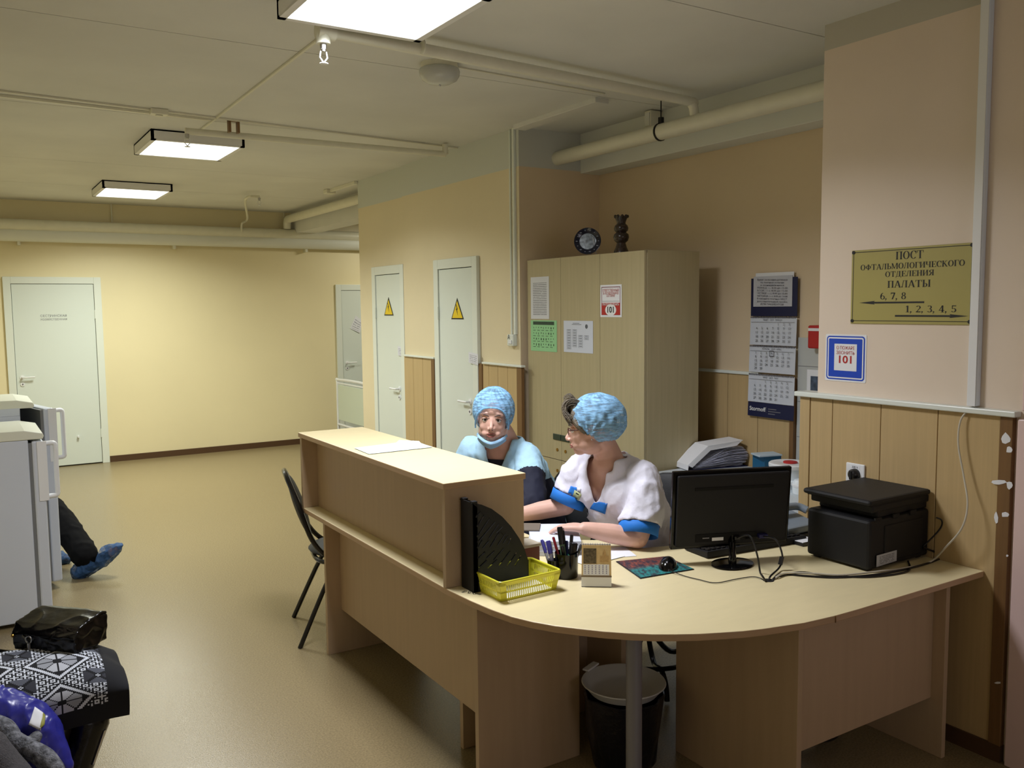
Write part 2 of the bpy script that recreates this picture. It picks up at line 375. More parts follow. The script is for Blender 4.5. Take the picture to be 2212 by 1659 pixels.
B('edge_plank', m_woodd, wrec, XB-.03, XB, 3.29, 3.318, 0, 1.33, bevel=.002)
struct(B('trim_5', m_doorf, None, XB-.03, XB, 3.55, 5.05, 1.33, 1.348, bevel=.003))
# scraps of torn tape and paper on the pillar boards
for cx, cy, wx, wy in ((2172, 948, 15, 14), (2180, 972, 8, 9), (2158, 1042, 20, 6), (2180, 1048, 8, 10), (2152, 1118, 5, 14), (2172, 1112, 12, 6), (2155, 1475, 8, 3), (2176, 1200, 3, 3)):
    pts = [px(cx+wx*math.cos(q)*random.uniform(.6, 1.1), cy+wy*math.sin(q)*random.uniform(.6, 1.1), W-.0285) for q in [k*.785 for k in range(8)]]
    MB().prism(pts, (-.0008, 0, 0)).build('tape_scrap', m_paper, wpl)

# cornice beams and pipes
m_beam = mat('white_beam_paint', (224, 226, 218), .5)
struct(B('trim_6', m_beam, None, 3.80, XB, YP1, YR, 2.685, ZC+.01, bevel=.004))
struct(B('trim_7', m_ceil, None, W-.07, W+.03, 4.15, 5.05, ZC-.03, ZC+.002, bevel=.004))
hp = thing('heating_pipe', 'thick white heating pipe running high along the recess wall above the wardrobe', 'pipe', (3.60, 3.8, 2.77))
MB().tube([(3.60, YP1, 2.775), (3.60, YR, 2.775)], .048, 20).build('pipe_run', m_pipe, hp, smooth=True)
for y in (4.02,): 
    MB().tube([(3.60, y, 2.775+.053*0), (3.60, y+.012, 2.775)], .053, 20).build('pipe_clamp', m_blkm, hp, smooth=True)
    MB().tube([(3.60, y, 2.82), (3.60, y, ZC)], .004, 6).box(3.588, 3.612, y-.012, y+.012, 2.82, 2.86).build('hanger_rod', m_blkm, hp)
bx = thing('junction_box', 'small white box fixed to the beam above the heating pipe', 'box', tuple(px(1412, 262, 3.75)))
c0 = px(1412, 262, 3.75); MB().box(3.70, 3.80, c0.y-.03, c0.y+.03, c0.z-.05, c0.z+.06).build('box_shell', m_pipe, bx, bevel=.004)
B('box_cover', m_beam, bx, 3.694, 3.70, c0.y-.02, c0.y+.02, c0.z-.035, c0.z+.045)
sp = thing('sprinkler_pipe', 'white sprinkler pipe crossing under the ceiling beside the nearest lamp', 'pipe', (2.5, 3.6, 2.9))
zs = 2.895; a = pz(700, 66, zs); e = Vector((3.60, 3.74, zs))
MB().tube([a, a.lerp(e, .5), e-Vector((.10, 0, 0)), e-Vector((.02, 0, .015)), e-Vector((0, 0, .07)), (3.60, 3.74, 2.80)], .027, 14, smooth=6).build('pipe_run', m_pipe, sp, smooth=True)
MB().tube([a-Vector((.03, 0, .0)), a+Vector((.045, 0, .0))], .038, 16).tube([a+Vector((-.005, 0, .0)), a+Vector((-.005, 0, -.055))], .03, 16).build('elbow_fitting', m_pipe, sp, smooth=True)
MB().tube([a+Vector((.45, 0, 0)), a+Vector((.455, 0, 0))], .031, 14).build('pipe_collar', m_pipe, sp, smooth=True)
def sprinkler(p, label, flip=1):
    t = thing('fire_sprinkler', label, 'sprinkler', tuple(p), group=None); p = Vector(p)
    MB().lathe([(.014, 0), (.014, -.02), (.01, -.022), (.01, -.03)], p, 12).build('threaded_base', m_metal, t, smooth=True)
    MB().tube([p+Vector((-.012, 0, -.03)), p+Vector((-.016, 0, -.055)), p+Vector((0, 0, -.075))], .003, 6).tube([p+Vector((.012, 0, -.03)), p+Vector((.016, 0, -.055)), p+Vector((0, 0, -.075))], .003, 6).build('yoke_arm', m_white, t)
    MB().lathe([(.0, -.075), (.018, -.077), (.018, -.08), (0, -.081)], p, 14).build('deflector', m_white, t)
    return t
sprinkler(a+Vector((-.005, 0, -.055)), 'white sprinkler head hanging beside the nearest bright ceiling lamp')
# second sprinkler pipe across lamp two
sp2 = thing('sprinkler_pipe', 'grey sprinkler pipe crossing in front of the middle ceiling lamp', 'pipe', (2.2, 5.9, 2.88))
z2 = 2.88; a2 = pz(400, 283, z2); e2 = pz(962, 333, z2); e2.x = min(e2.x, W-.03)
MB().tube([a2, e2], .021, 12).tube([e2-Vector((.0, 0, 0)), e2+Vector((0, 0, .07))], .023, 12).build('pipe_run', m_pipe, sp2, smooth=True)
b2 = pz(505, 287, z2); MB().box(b2.x-.035, b2.x-.02, b2.y-.02, b2.y+.02, z2, ZC).box(b2.x+.02, b2.x+.035, b2.y-.02, b2.y+.02, z2, ZC).box(b2.x-.035, b2.x+.035, b2.y-.02, b2.y+.02, ZC-.01, ZC).build('hanger_bracket', m_woodd, sp2)
sprinkler(a2+Vector((.01, 0, -.018)), 'dark sprinkler head in front of the middle ceiling lamp')
# cables and ducts on the ceiling
def duct(name, label, p0, p1, w_, h_, m=m_pipe):
    p0, p1 = Vector(p0), Vector(p1); d = (p1-p0)/2; s = Vector((-d.y, d.x, 0)).normalized()*w_/2
    o = MB().obox((p0+p1)/2-Vector((0, 0, h_/2)), d, s, Vector((0, 0, h_/2))).build(name, m, None, bevel=.002); return tag(o, label, 'cable duct')
duct('cable_duct', 'long thin white cable duct across the ceiling to the closet wall', pz(-40, 189, ZC), pz(1000, 319, ZC), .016, .012)
duct('cable_duct', 'short white cable duct on the ceiling ending near the middle lamp', pz(-40, 199, ZC), pz(455, 256, ZC), .022, .016)
duct('cable_duct', 'thin white cable duct running lengthwise between two ceiling lamps', pz(690, 80, ZC), pz(432, 280, ZC), .014, .012)
jb = pz(343, 236, ZC); t = thing('junction_box', 'small white junction box on the ceiling duct left of the middle lamp', 'box', tuple(jb))
MB().box(jb.x-.05, jb.x+.05, jb.y-.035, jb.y+.035, ZC-.035, ZC).build('box_shell', m_pipe, t, bevel=.006)
MB().box(jb.x-.02, jb.x+.02, jb.y-.015, jb.y+.015, ZC-.042, ZC-.035).build('box_cover', m_pipe, t, bevel=.003)
# white bar duct near the closet corner
q = pz(712, 416, ZC-.03); t = thing('ceiling_sensor', 'small white sensor on a short duct beside the closet wall corner', 'sensor', tuple(q))
MB().box(q.x-.05, q.x+.05, q.y-.05, q.y+.05, ZC-.045, ZC).build('sensor_body', m_pipe, t, bevel=.008)
MB().box(q.x-.018, q.x+.018, q.y-.7, q.y-.05, ZC-.03, ZC).build('sensor_duct', m_pipe, t, bevel=.003)
# pipes along the far wall
fp = thing('heating_pipe', 'upper white heating pipe along the far wall with branch risers', 'pipe', (2, 10.8, 2.74))
y_ = 10.86
A_ = [py(0, 484, y_), py(765, 511, y_)]
MB().tube([(XL, y_, A_[0].z), (6.9, y_, A_[0].z)], .062, 16).build('pipe_run', m_pipe, fp, smooth=True)
fp2 = thing('heating_pipe', 'lower thick white heating pipe along the far wall', 'pipe', (2, 10.9, 2.6))
zl = py(400, 516, 10.9).z
MB().tube([(XL, 10.905, zl), (6.9, 10.905, zl)], .082, 18).build('pipe_run', m_beam, fp2, smooth=True)
for xx in (0.6, 2.2, 3.8):
    B('pipe_bracket', m_pipe, fp2, xx-.015, xx+.015, 10.9, YF-.001, zl-.12, zl+.04)
za = A_[0].z
c1 = py(519, 470, y_-.01); c2 = pz(560, 425, ZC-.05)
MB().tube([(c1.x, c1.y-.05, za), (c1.x, c1.y-.06, za+.10), (c1.x+.03, c1.y-.2, za+.15), (c2.x-.12, c2.y+.08, ZC-.07), c2], .013, 10, smooth=5).build('riser_pipe', m_pipe, fp, smooth=True)
sprinkler(c2+Vector((.0, 0, -.01)), 'small sprinkler head on the riser above the far pipes')
c3 = py(612, 470, 10.98); MB().tube([(c3.x, 10.95, za), (c3.x, 10.95, ZC)], .005, 8).build('hanger_rod', m_pipe, fp)
c4 = py(240, 450, 10.98); MB().tube([(c4.x, 10.97, za), (c4.x, 10.97, ZC)], .008, 8).build('riser_pipe', m_pipe, fp)
# beam and elbow pipe at the side hall
struct(B('trim_8', m_ceil, None, 3.64, 3.9, YE-.5, YF, 2.70, ZC+.01))
ep = thing('elbow_pipe', 'white pipe bending down to the far wall pipes at the side hall', 'pipe', (3.42, 9.8, 2.8))
MB().tube([(3.54, YE-.3, 2.86), (3.54, 9.9, 2.86), (3.54, 10.65, 2.86), (3.54, 10.82, 2.85), (3.54, 10.86, za+.07)], .048, 16, smooth=5).build('pipe_run', m_pipe, ep, smooth=True)

# doors
def door(name, axis, P, a0, a1, z1, handle_at, hinge, lev, th=.016):   # axis 'Y' = on a wall of constant Y
    r = sroot(name); fw_ = .075
    def bb(u0, u1, d0, d1, z0, z1_, nm, m, par, bevel=.003):
        if axis == 'Y': return B(nm, m, par, u0, u1, P-d1, P-d0, z0, z1_, bevel=bevel)
        return B(nm, m, par, P-d1, P-d0, u0, u1, z0, z1_, bevel=bevel)
    bb(a0, a0+fw_, 0, .028, 0, z1, 'door_frame', m_doorf, r); bb(a1-fw_, a1, 0, .028, 0, z1, 'door_frame', m_doorf, r)
    bb(a0+fw_, a1-fw_, 0, .028, z1-fw_, z1, 'door_frame', m_doorf, r)
    bb(a0+fw_, a1-fw_, 0, .004, 0, z1-fw_, 'door_gap', m_black, r, 0)
    bb(a0+fw_+.004, a1-fw_-.004, .004, .018, .012, z1-fw_-.005, 'door_leaf', m_door, r)
    for zz in (.35, z1-.42):
        h = a0+fw_ if hinge < 0 else a1-fw_
        bb(h-.006, h+.006, .018, .034, zz-.05, zz+.05, 'hinge', m_doorf, r)
    hx = a0+fw_+.06 if handle_at < 0 else a1-fw_-.06; s = 1 if handle_at < 0 else -1
    def P3(u, d, z): return Vector((u, P-d, z)) if axis == 'Y' else Vector((P-d, u, z))
    nrm = P3(0, 1, 0)-P3(0, 0, 0); zz = 1.03
    ha = MB(); ha.tube([P3(hx, .018, zz), P3(hx, .024, zz)], .024, 16).tube([P3(hx, .02, zz), P3(hx, .058, zz), P3(hx+s*.03, .062, zz), P3(hx+s*.12, .06, zz)], .009, 10)
    ho = ha.build('door_handle', m_white, r, smooth=True)
    MB().tube([P3(hx, .018, zz-.075), P3(hx, .026, zz-.075)], .022, 16).build('lock_rosette', m_white, r, smooth=True)
    MB().tube([P3(hx, .026, zz-.075), P3(hx, .03, zz-.075)], .008, 10).build('lock_cylinder', m_pole, r, smooth=True)
    return r
d1 = door('door_1', 'Y', YF, .425, 1.395, 2.13, -1, 1, 1)
text('СЕСТРИНСКАЯ', m_pole, d1, (.90, YF-.0185, 1.70), (1, 0, 0), (0, 0, 1), .035)
text('ХОЗЯЙСТВЕННАЯ', m_pole, d1, (.90, YF-.0185, 1.66), (1, 0, 0), (0, 0, 1), .030)
MB().tube([(1.08, YF-.018, .33), (1.08, YF-.05, .33)], .012, 10).build('door_stop', m_white, d1, smooth=True)
d2 = door('door_2', 'Y', YF, 4.20, 5.1, 2.06, -1, 1, 1)
m_tag = print_mat('small_print', (222, 224, 232), (120, 120, 140), 6)
p0 = Vector((4.42, YF-.02, 1.55)); quad('note', m_tag, d2, [p0+Vector((-.03, 0, -.07)), p0+Vector((.1, -.01, -.13)), p0+Vector((.15, -.01, .03)), p0+Vector((.05, 0, .1))])
d3 = door('door_3', 'X', W+.025, 6.955, 7.64, 2.125, -1, 1, 1)
d4 = door('door_4', 'X', W, 5.638, 6.335, 2.125, -1, 1, 1)
def warn(par, P, y, z, sname='warning_sign'):
    s = .10; h = .165
    t = MB().prism([(P, y+s, z), (P, y-s, z), (P, y, z+h)], (-.0015, 0, 0)).build('warning_sign', m_ink, par)
    k = .83; zz = z+h*.06
    MB().prism([(P-.0016, y+s*k, zz), (P-.0016, y-s*k, zz), (P-.0016, y, zz+h*.80)], (-.0008, 0, 0)).build('sign_face', m_yel, t)
    pl = [(.012, .115), (-.010, .075), (.002, .075), (-.012, .028), (.020, .082), (.006, .082), (.020, .115)]
    MB().prism([(P-.0025, y+u, z+.0+v) for u, v in pl], (-.0006, 0, 0)).build('lightning_bolt', m_ink, t)
warn(d3, W+.006, 7.285, 1.68); warn(d4, W-.0185, 5.955, 1.655)
for dd, P, y in ((d3, W+.0, 7.03), (d4, W-.03, 5.70)):
    quad('paper_tag', m_tag, dd, [(P-.002, y+.065, 1.33), (P-.002, y-.075, 1.315), (P-.002, y-.075, 1.40), (P-.002, y+.065, 1.41)])
# light switch and conduits
t = thing('light_switch', 'white light switch marked A at the foot of the conduit beside the wardrobe', 'switch', (W, 5.17, 1.52))
MB().box(W-.035, W, 5.13, 5.21, 1.475, 1.555).build('switch_box', m_doorf, t, bevel=.006); B('rocker', m_white, t, W-.042, W-.035, 5.145, 5.185, 1.49, 1.515, bevel=.002)
text('А', m_ink, t, (W-.036, 5.185, 1.535), (0, -1, 0), (0, 0, 1), .045)
t = B('cable_duct', m_doorf, None, W-.018, W, 5.125, 5.15, 1.555, ZC, bevel=.002); tag(t, 'white vertical cable duct at the end of the closet wall above the switch', 'cable duct')
t = B('cable_duct', m_doorf, None, W-.012, W, 5.185, 5.197, 1.555, ZC, bevel=.002); tag(t, 'thin cable strip running up beside the duct above the switch', 'cable duct')
t = thing('cable_duct', 'wide white vertical cable duct on the pillar right of the gold sign', 'cable duct', (W, 1.87, 2.0))
B('duct_body', mat('duct_white', (222, 232, 244), .4), t, W-.028, W, 1.855, 1.893, 1.352, ZC, bevel=.003)
B('duct_lid', m_white, t, W-.031, W-.028, 1.858, 1.890, 1.352, ZC, bevel=.001)

# lamps
def fixture(lx, ly, a, b, label, e):
    t = thing('ceiling_lamp', label, 'lamp', (lx, ly, 2.88))
    m_case = mat('lamp_case', (232, 232, 232), .5)
    MB().box(lx-a, lx+a, ly-b, ly-b+.018, 2.895, ZC).box(lx-a, lx+a, ly+b-.018, ly+b, 2.895, ZC).box(lx-a, lx-a+.018, ly-b, ly+b, 2.895, ZC).box(lx+a-.018, lx+a, ly-b, ly+b, 2.895, ZC).box(lx-a, lx+a, ly-b, ly+b, ZC-.01, ZC).build('lamp_case', m_case, t)
    f = MB()
    for q in ((lx-a, lx+a, ly-b, ly-b+.03), (lx-a, lx+a, ly+b-.03, ly+b), (lx-a, lx-a+.03, ly-b, ly+b), (lx+a-.03, lx+a, ly-b, ly+b)): f.box(*q, 2.888, 2.896)
    f.build('lamp_frame', m_case, t)
    MB().box(lx-a+.02, lx+a-.02, ly-b+.02, ly+b-.02, 2.893, 2.897).build('diffuser', mat('lamp_diffuser', (250, 255, 250), .5, emit=e), t)
    return t
for k, (lx, ly, a, b) in enumerate(LAMPS):
    fixture(lx, ly, a, b, ('square bright ceiling lamp nearest the camera at the top edge', 'square bright ceiling lamp in the middle with the pipe across it', 'farthest square bright ceiling lamp near the far wall')[k], 3)
fixture(5.2, 9.6, .3, .3, 'ceiling lamp in the side hall hidden behind the closets', 6)
t = thing('dome_lamp', 'round frosted dome lamp switched off on the ceiling above the counter', 'lamp', (2.10, 3.98, ZC))
MB().lathe([(.092, 0), (.092, -.025), (.085, -.03)], (2.10, 3.98, ZC), 36).build('lamp_base', m_pipe, t, smooth=True)
MB().lathe([(.098, -.028), (.102, -.04), (.100, -.06), (.088, -.08), (.06, -.095), (.03, -.102), (0, -.104)], (2.10, 3.98, ZC), 36).build('glass_dome', mat('frosted_glass', (190, 192, 186), .25), t, smooth=True)
MB().ball((2.10, 3.98, ZC-.106), .006, 8, 6).build('dome_screw', m_metal, t, smooth=True)
duct('cable_duct', 'thin cable from the dome lamp across the ceiling', (2.2, 3.98, ZC), (3.2, 4.05, ZC), .01, .008)

# ============================================================ RECEPTION DESK
dk = thing('reception_desk', 'long pale wooden reception desk with rounded end and grey pole', 'desk', (2.0, 2.7, 0))
out = [(1.452, 4.39), (1.452, 2.83)] + [tuple(pz(x, y, DT).xy) for x, y in ((961, 1271), (1010, 1296), (1060, 1316), (1105, 1332), (1150, 1343), (1200, 1352), (1250, 1358), (1305, 1364), (1361, 1368), (1410, 1370), (1460, 1370), (1510, 1369), (1560, 1366), (1605, 1363), (1650, 1358), (1738, 1345))] + [(2.385, 1.806), (2.50, 1.803), (W-.024, 1.803), (W-.024, 2.60), (3.22, 2.66), (3.22, 2.74), (2.52, 2.74), (2.40, 2.78), (2.345, 2.86), (2.345, 2.97), (2.22, 3.06), (2.12, 3.2), (2.12, 4.39)]
out[2] = (1.453, 2.74); out[3] = (1.462, 2.61)
sm = MB(); sm.prism([(x, y, DT-.024) for x, y in out], (0, 0, .024))
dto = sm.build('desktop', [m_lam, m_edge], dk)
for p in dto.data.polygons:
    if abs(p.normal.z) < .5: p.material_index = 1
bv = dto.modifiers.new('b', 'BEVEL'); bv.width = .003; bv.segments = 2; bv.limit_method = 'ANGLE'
B('edge_seam', m_woodd, dk, 2.3845, 2.3855, 1.802, 1.81, DT-.0235, DT-.0005)
ZU = DT-.0245
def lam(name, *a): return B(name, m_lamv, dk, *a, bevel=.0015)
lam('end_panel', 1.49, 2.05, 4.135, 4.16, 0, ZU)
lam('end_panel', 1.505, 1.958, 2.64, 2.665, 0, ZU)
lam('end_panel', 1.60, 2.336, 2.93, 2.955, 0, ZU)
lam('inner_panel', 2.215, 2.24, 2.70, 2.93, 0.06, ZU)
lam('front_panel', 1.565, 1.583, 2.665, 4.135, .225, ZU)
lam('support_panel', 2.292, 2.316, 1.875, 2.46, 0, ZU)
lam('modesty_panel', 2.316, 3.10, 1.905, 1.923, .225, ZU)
lam('support_panel', 3.10, 3.124, 1.855, 2.50, 0, ZU)
MB().tube([(1.805, 2.135, 0), (1.805, 2.135, ZU)], .0265, 24).build('desk_pole', m_pole, dk, smooth=True)
MB().lathe([(.045, 0), (.045, .006), (.027, .012)], (1.805, 2.135, 0), 24).build('pole_flange', m_pole, dk, smooth=True)
MB().lathe([(.027, -.012), (.05, -.006), (.05, 0)], (1.805, 2.135, ZU), 24).build('pole_flange', m_pole, dk, smooth=True)
# raised counter on the desk
ct = thing('counter_hutch', 'raised wooden counter box standing on the left half of the desk', 'counter', (1.62, 3.6, DT))
o = B('counter_top', m_lam, ct, 1.445, 1.80, 2.765, 4.365, 1.092, 1.116, bevel=.0025)
o.data.materials.append(m_edge)
for p in o.data.polygons:
    if abs(p.normal.z) < .5: p.material_index = 1
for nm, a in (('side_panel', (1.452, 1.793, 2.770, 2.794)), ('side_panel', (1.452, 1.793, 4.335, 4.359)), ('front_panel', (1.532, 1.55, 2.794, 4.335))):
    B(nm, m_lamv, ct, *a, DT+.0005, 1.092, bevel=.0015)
B('inner_shelf', m_lamv, ct, 1.55, 1.78, 2.794, 4.335, .90, .916)
B('mounting_block', m_woodd, ct, 1.775, 1.79, 2.766, 2.77, DT+.03, DT+.05)
# paper sheets on the counter
m_bluepr = print_mat('printed_sheet', (206, 222, 226), (120, 140, 160), 22, .6)
for k, (cs, lb) in enumerate(((((797, 981), (935, 966), (893, 952), (765, 968)), 'printed paper sheet lying on top of the raised counter, nearer edge'), (((850, 962), (918, 966), (905, 953), (862, 951)), 'crumpled clear folder corner under the sheet on the raised counter'))):
    z = 1.1175+.0012*(1-k)
    o = quad('paper_sheet', m_bluepr if k == 0 else m_paper, None, [pz(x, y, z) for x, y in cs]); tag(o, lb, 'paper')

# ============================================================ WARDROBE
cb = thing('wardrobe', 'tall three-door pale wood wardrobe with papers taped to its doors', 'cabinet', (3.52, 4.4, 0))
X0, X1, Y0, Y1, ZH = 3.312, 3.735, 3.83, 5.045, 2.062
MB().box(X0+.02, X1, Y0, Y0+.018, 0, ZH).box(X0+.02, X1, Y1-.018, Y1, 0, ZH).box(X0+.02, X1, Y0, Y1, ZH-.018, ZH).box(X0+.02, X1, Y0, Y1, .06, .08).box(X1-.006, X1, Y0, Y1, 0, ZH).build('carcass', m_cab, cb, bevel=.001)
ysm = [Y0+.001, 4.242, 4.653, Y1-.001]
for i in range(3):
    a, b = ysm[i]+.0015, ysm[i+1]-.0015
    d = B('door', m_cab, cb, X0, X0+.018, a, b, .735, ZH-.002, bevel=.001)
    lo = B('lower_door', m_cab, cb, X0, X0+.018, a, b, .06, .731, bevel=.001)
    if i > 0:
        hy = b-.045 if i == 1 else a+.045
        MB().box(X0-.006, X0, hy-.045, hy+.045, .865, .905).build('door_handle', mat('dark_green_handle', (30, 52, 44), .4), d, bevel=.006)
        MB().tube([(X0-.004, hy+.0, .80), (X0, hy, .80)], .011, 14).build('keyhole', mat('brass', (150, 116, 50), .3, .8), d, smooth=True)
        MB().tube([(X0-.004, hy+.0, .66), (X0, hy, .66)], .011, 14).build('keyhole', mat('brass', (150, 116, 50), .3, .8), lo, smooth=True)
B('inside_shadow', m_black, cb, X0+.019, X0+.021, Y0+.02, Y1-.02, .08, ZH-.02)
MB().box(3.52, 3.526, Y0-.001, Y0, 1.86, 1.885).build('pencil_mark', m_cab, cb)
def poster(name, label, x0, y0, x1, y1, m, dx=.001, tilt=0):
    a = px((x0+x1)/2, y0, X0-dx); b = px((x0+x1)/2, y1, X0-dx); l = px(x0, (y0+y1)/2, X0-dx).y; r = px(x1, (y0+y1)/2, X0-dx).y
    o = quad(name, m, None, [(X0-dx, l, b.z), (X0-dx, r, b.z), (X0-dx, r, a.z), (X0-dx, l, a.z)]); tag(o, label, 'paper'); return o, l, r, b.z, a.z
m_pr1 = print_mat('typed_page', (212, 214, 218), (90, 90, 95), 24, .62)
poster('typed_notice', 'narrow white typed notice at the top of the leftmost wardrobe door', 1147, 598, 1186, 689, m_pr1)
o, l, r, zb, zt = poster('green_instruction_sheet', 'green instruction sheet below the typed notice on the leftmost wardrobe door', 1147, 692, 1203, 759, m_green)
g = MB(); hx = X0-.0022
g.box(hx-.0004, hx, r+.03, l-.03, zt-.03, zt-.008)
for row in range(4):
    for k in range(9):
        yy = l-.035-k*(l-r-.07)/8.2; zz = zt-.045-row*.037; hgt = random.uniform(.006, .016)
        g.box(hx-.0004, hx, yy-random.uniform(.004, .01), yy, zz-hgt, zz)
    for k in range(5):
        yy = l-.03-k*.05; g.box(hx-.0004, hx, yy-.03, yy, zt-.045-row*.037-.024, zt-.045-row*.037-.021)
g.build('printed_figures', mat('dark_green_ink', (40, 66, 48), .6), o)
o, l, r, zb, zt = poster('flow_chart_sheet', 'white sheet with a chart of boxes on the middle wardrobe door', 1218, 693, 1281, 762, mat('chart_paper', (208, 214, 226), .8))
g = MB()
def frame2(mb, X, ya, yb, za_, zb_, t=.0011):
    mb.box(X-.0003, X, yb, ya, za_, za_+t).box(X-.0003, X, yb, ya, zb_-t, zb_).box(X-.0003, X, ya-t, ya, za_, zb_).box(X-.0003, X, yb, yb+t, za_, zb_)
for cxx, rows in ((0, 8), (1, 7), (2, 5), (3, 2)):
    for rr in range(rows):
        ya = l-.035-cxx*.062; zz = zt-.055-(8-rows if cxx > 1 else 0)*.0-.0-rr*.0165-(.035 if cxx > 1 else 0)
        if zz-.012 < zb+.006: continue
        frame2(g, hx, ya, ya-.045, zz-.012, zz); g.box(hx-.0003, hx, ya-.038, ya-.007, zz-.007, zz-.004)
g.box(hx-.0003, hx, l-.19, l-.09, zt-.025, zt-.022).box(hx-.0003, hx, l-.17, l-.10, zt-.017, zt-.014)
g.lathe([(.014, 0), (.014, .0003)], (hx-.0003, r+.065, zt-.035), 18, 'X')
g.build('printed_chart', mat('grey_ink', (96, 100, 108), .7), o)
o, l, r, zb, zt = poster('fire_notice', 'red and white fire notice reading 101 on the right wardrobe door', 1297, 615, 1343, 685, m_paper)
hh = zt-zb; ww = l-r
frame2(MB(), 0, 0, 0, 0, 0)
g = MB(); frame2(g, hx, l-.012, r+.012, zb+.012, zt-.012, .004); g.build('red_border', mat('dark_red_border', (120, 40, 60), .6), o)
B('red_band', m_red, o, hx-.0004, hx, r+.014, l-.014, zb+.014, zb+hh*.44)
MB().lathe([(.055, 0), (.055, .0005)], (hx-.001, (l+r)/2, zb+hh*.22), 28, 'X', .95, .62).build('white_oval', m_white, o)
yc = (l+r)/2; D_ = (0, -1, 0); U_ = (0, 0, 1)
text('101', m_ink, o, (hx-.0016, yc, zb+hh*.22), D_, U_, .05, fit=ww*.30, bold=.02)
text('ПРИ ПОЖАРЕ ЗВОНИТЬ', m_white, o, (hx-.0006, yc, zb+hh*.385), D_, U_, .019, fit=ww*.78, bold=.01)
text('ОТВЕТСТВЕННЫЙ', m_red, o, (hx-.0006, yc, zb+hh*.82), D_, U_, .0225, fit=ww*.76)
text('ЗА ПРОТИВОПОЖАРНОЕ', m_red, o, (hx-.0006, yc, zb+hh*.73), D_, U_, .019, fit=ww*.74)
text('СОСТОЯНИЕ', m_red, o, (hx-.0006, yc, zb+hh*.655), D_, U_, .019, fit=ww*.40)
B('name_rule', m_ink, o, hx-.0004, hx, r+.02, l-.02, zb+hh*.49, zb+hh*.497)
# plate and vase on top
pc = px(1268, 520, X0+.03); pl = thing('decorative_plate', 'dark blue decorative plate with a pale picture, propped on the wardrobe', 'plate', (pc.x, pc.y, ZH))
R_ = .083; nrm = Vector((-.66, -.74, .14)).normalized(); Mq = nrm.to_track_quat('Z', 'Y').to_matrix()
def lathe_dir(prof, c, M, seg=40):
    mb = MB(); vs = []; fs = []
    for r, h in prof:
        for k in range(seg): q = 2*math.pi*k/seg; vs.append(Vector(c)+M @ Vector((r*math.cos(q), r*math.sin(q), h)))
    n = len(prof)
    for i in range(n-1):
        for k in range(seg): fs.append((i*seg+k, i*seg+(k+1) % seg, (i+1)*seg+(k+1) % seg, (i+1)*seg+k))
    mb.add(vs, fs); return mb
cc = Vector((X0+.035, pc.y, ZH+R_+.004))
lathe_dir([(.0, -.006), (.05, -.006), (.054, -.004), (R_, .010), (R_+.001, .012), (R_-.002, .013), (.056, .001), (.052, 0), (0, 0)], cc, Mq).build('plate_body', mat('cobalt_glaze', (16, 22, 44), .12), pl, smooth=True)
lathe_dir([(0, .0005), (.05, .0008), (.0505, .0012), (0, .0013)], cc, Mq).build('plate_centre', mat('pale_glaze_picture', (118, 130, 142), .2, mottle=.75, mscale=60), pl)
g = MB()
for k in range(14):
    q = 2*math.pi*k/14; c_ = cc+Mq @ Vector((.068*math.cos(q), .068*math.sin(q), .0085)); g.ball(c_, (.008 if k % 2 else .004, .003, .002), 8, 4, Mq)
g.build('rim_decoration', mat('silver_glaze', (140, 146, 160), .3), pl, smooth=True)
MB().tube([(X0+.05, pc.y-.03, ZH+.003), (X0+.08, pc.y-.03, ZH+.003), (X0+.052, pc.y-.03, ZH+.11)], .002, 6).tube([(X0+.05, pc.y+.03, ZH+.003), (X0+.08, pc.y+.03, ZH+.003), (X0+.052, pc.y+.03, ZH+.11)], .002, 6).build('plate_stand', m_metal, pl)
vc = px(1342, 545, X0+.06); vs_ = thing('vase', 'dark brown lobed pottery vase on top of the wardrobe', 'vase', (X0+.06, vc.y, ZH))
MB().lathe([(.045, 0), (.043, .01), (.034, .03), (.028, .05), (.026, .058), (.040, .07), (.047, .09), (.044, .108), (.032, .118), (.030, .122), (.040, .13), (.043, .145), (.038, .16), (.027, .17), (.026, .178), (.030, .19), (.037, .205), (.040, .215), (.034, .214), (.022, .185), (0, .18)], (X0+.06, vc.y, ZH), 32).build('vase_body', mat('brown_glaze', (40, 28, 22), .22, mottle=.4, mscale=40), vs_, smooth=True)
g = MB()
for k in range(9): q = 2*math.pi*k/9; g.ball((X0+.06+.037*math.cos(q), vc.y+.037*math.sin(q), ZH+.214), (.009, .009, .010), 8, 6)
g.build('scalloped_rim', mat('brown_glaze', (40, 28, 22)), vs_, smooth=True)

# ============================================================ RECESS FURNITURE
tb = thing('low_cabinet', 'low white cabinet with a pale grey top along the recess wall', 'cabinet', (3.63, 3.2, 0))
MB().box(3.30, 3.935, 2.70, 3.80, .76, .785).build('cabinet_top', mat('pale_grey_top', (196, 204, 208), .4), tb, bevel=.003)
MB().box(3.345, 3.93, 2.71, 3.79, 0, .74).build('cabinet_body', mat('pale_grey_body', (178, 186, 192), .45), tb, bevel=.002)
MB().box(3.335, 3.93, 2.71, 3.79, .74, .76).build('shadow_gap', m_black, tb)
for k in range(3):
    a = 2.72+k*.36; d = B('drawer', mat('pale_grey_body', (178, 186, 192)), tb, 3.328, 3.345, a, a+.345, .55, .735, bevel=.002)
    B('handle', m_metal, d, 3.31, 3.328, a+.12, a+.22, .64, .65, bevel=.003)
    B('lower_door', mat('pale_grey_body', (178, 186, 192)), tb, 3.328, 3.345, a, a+.345, .08, .54, bevel=.002)
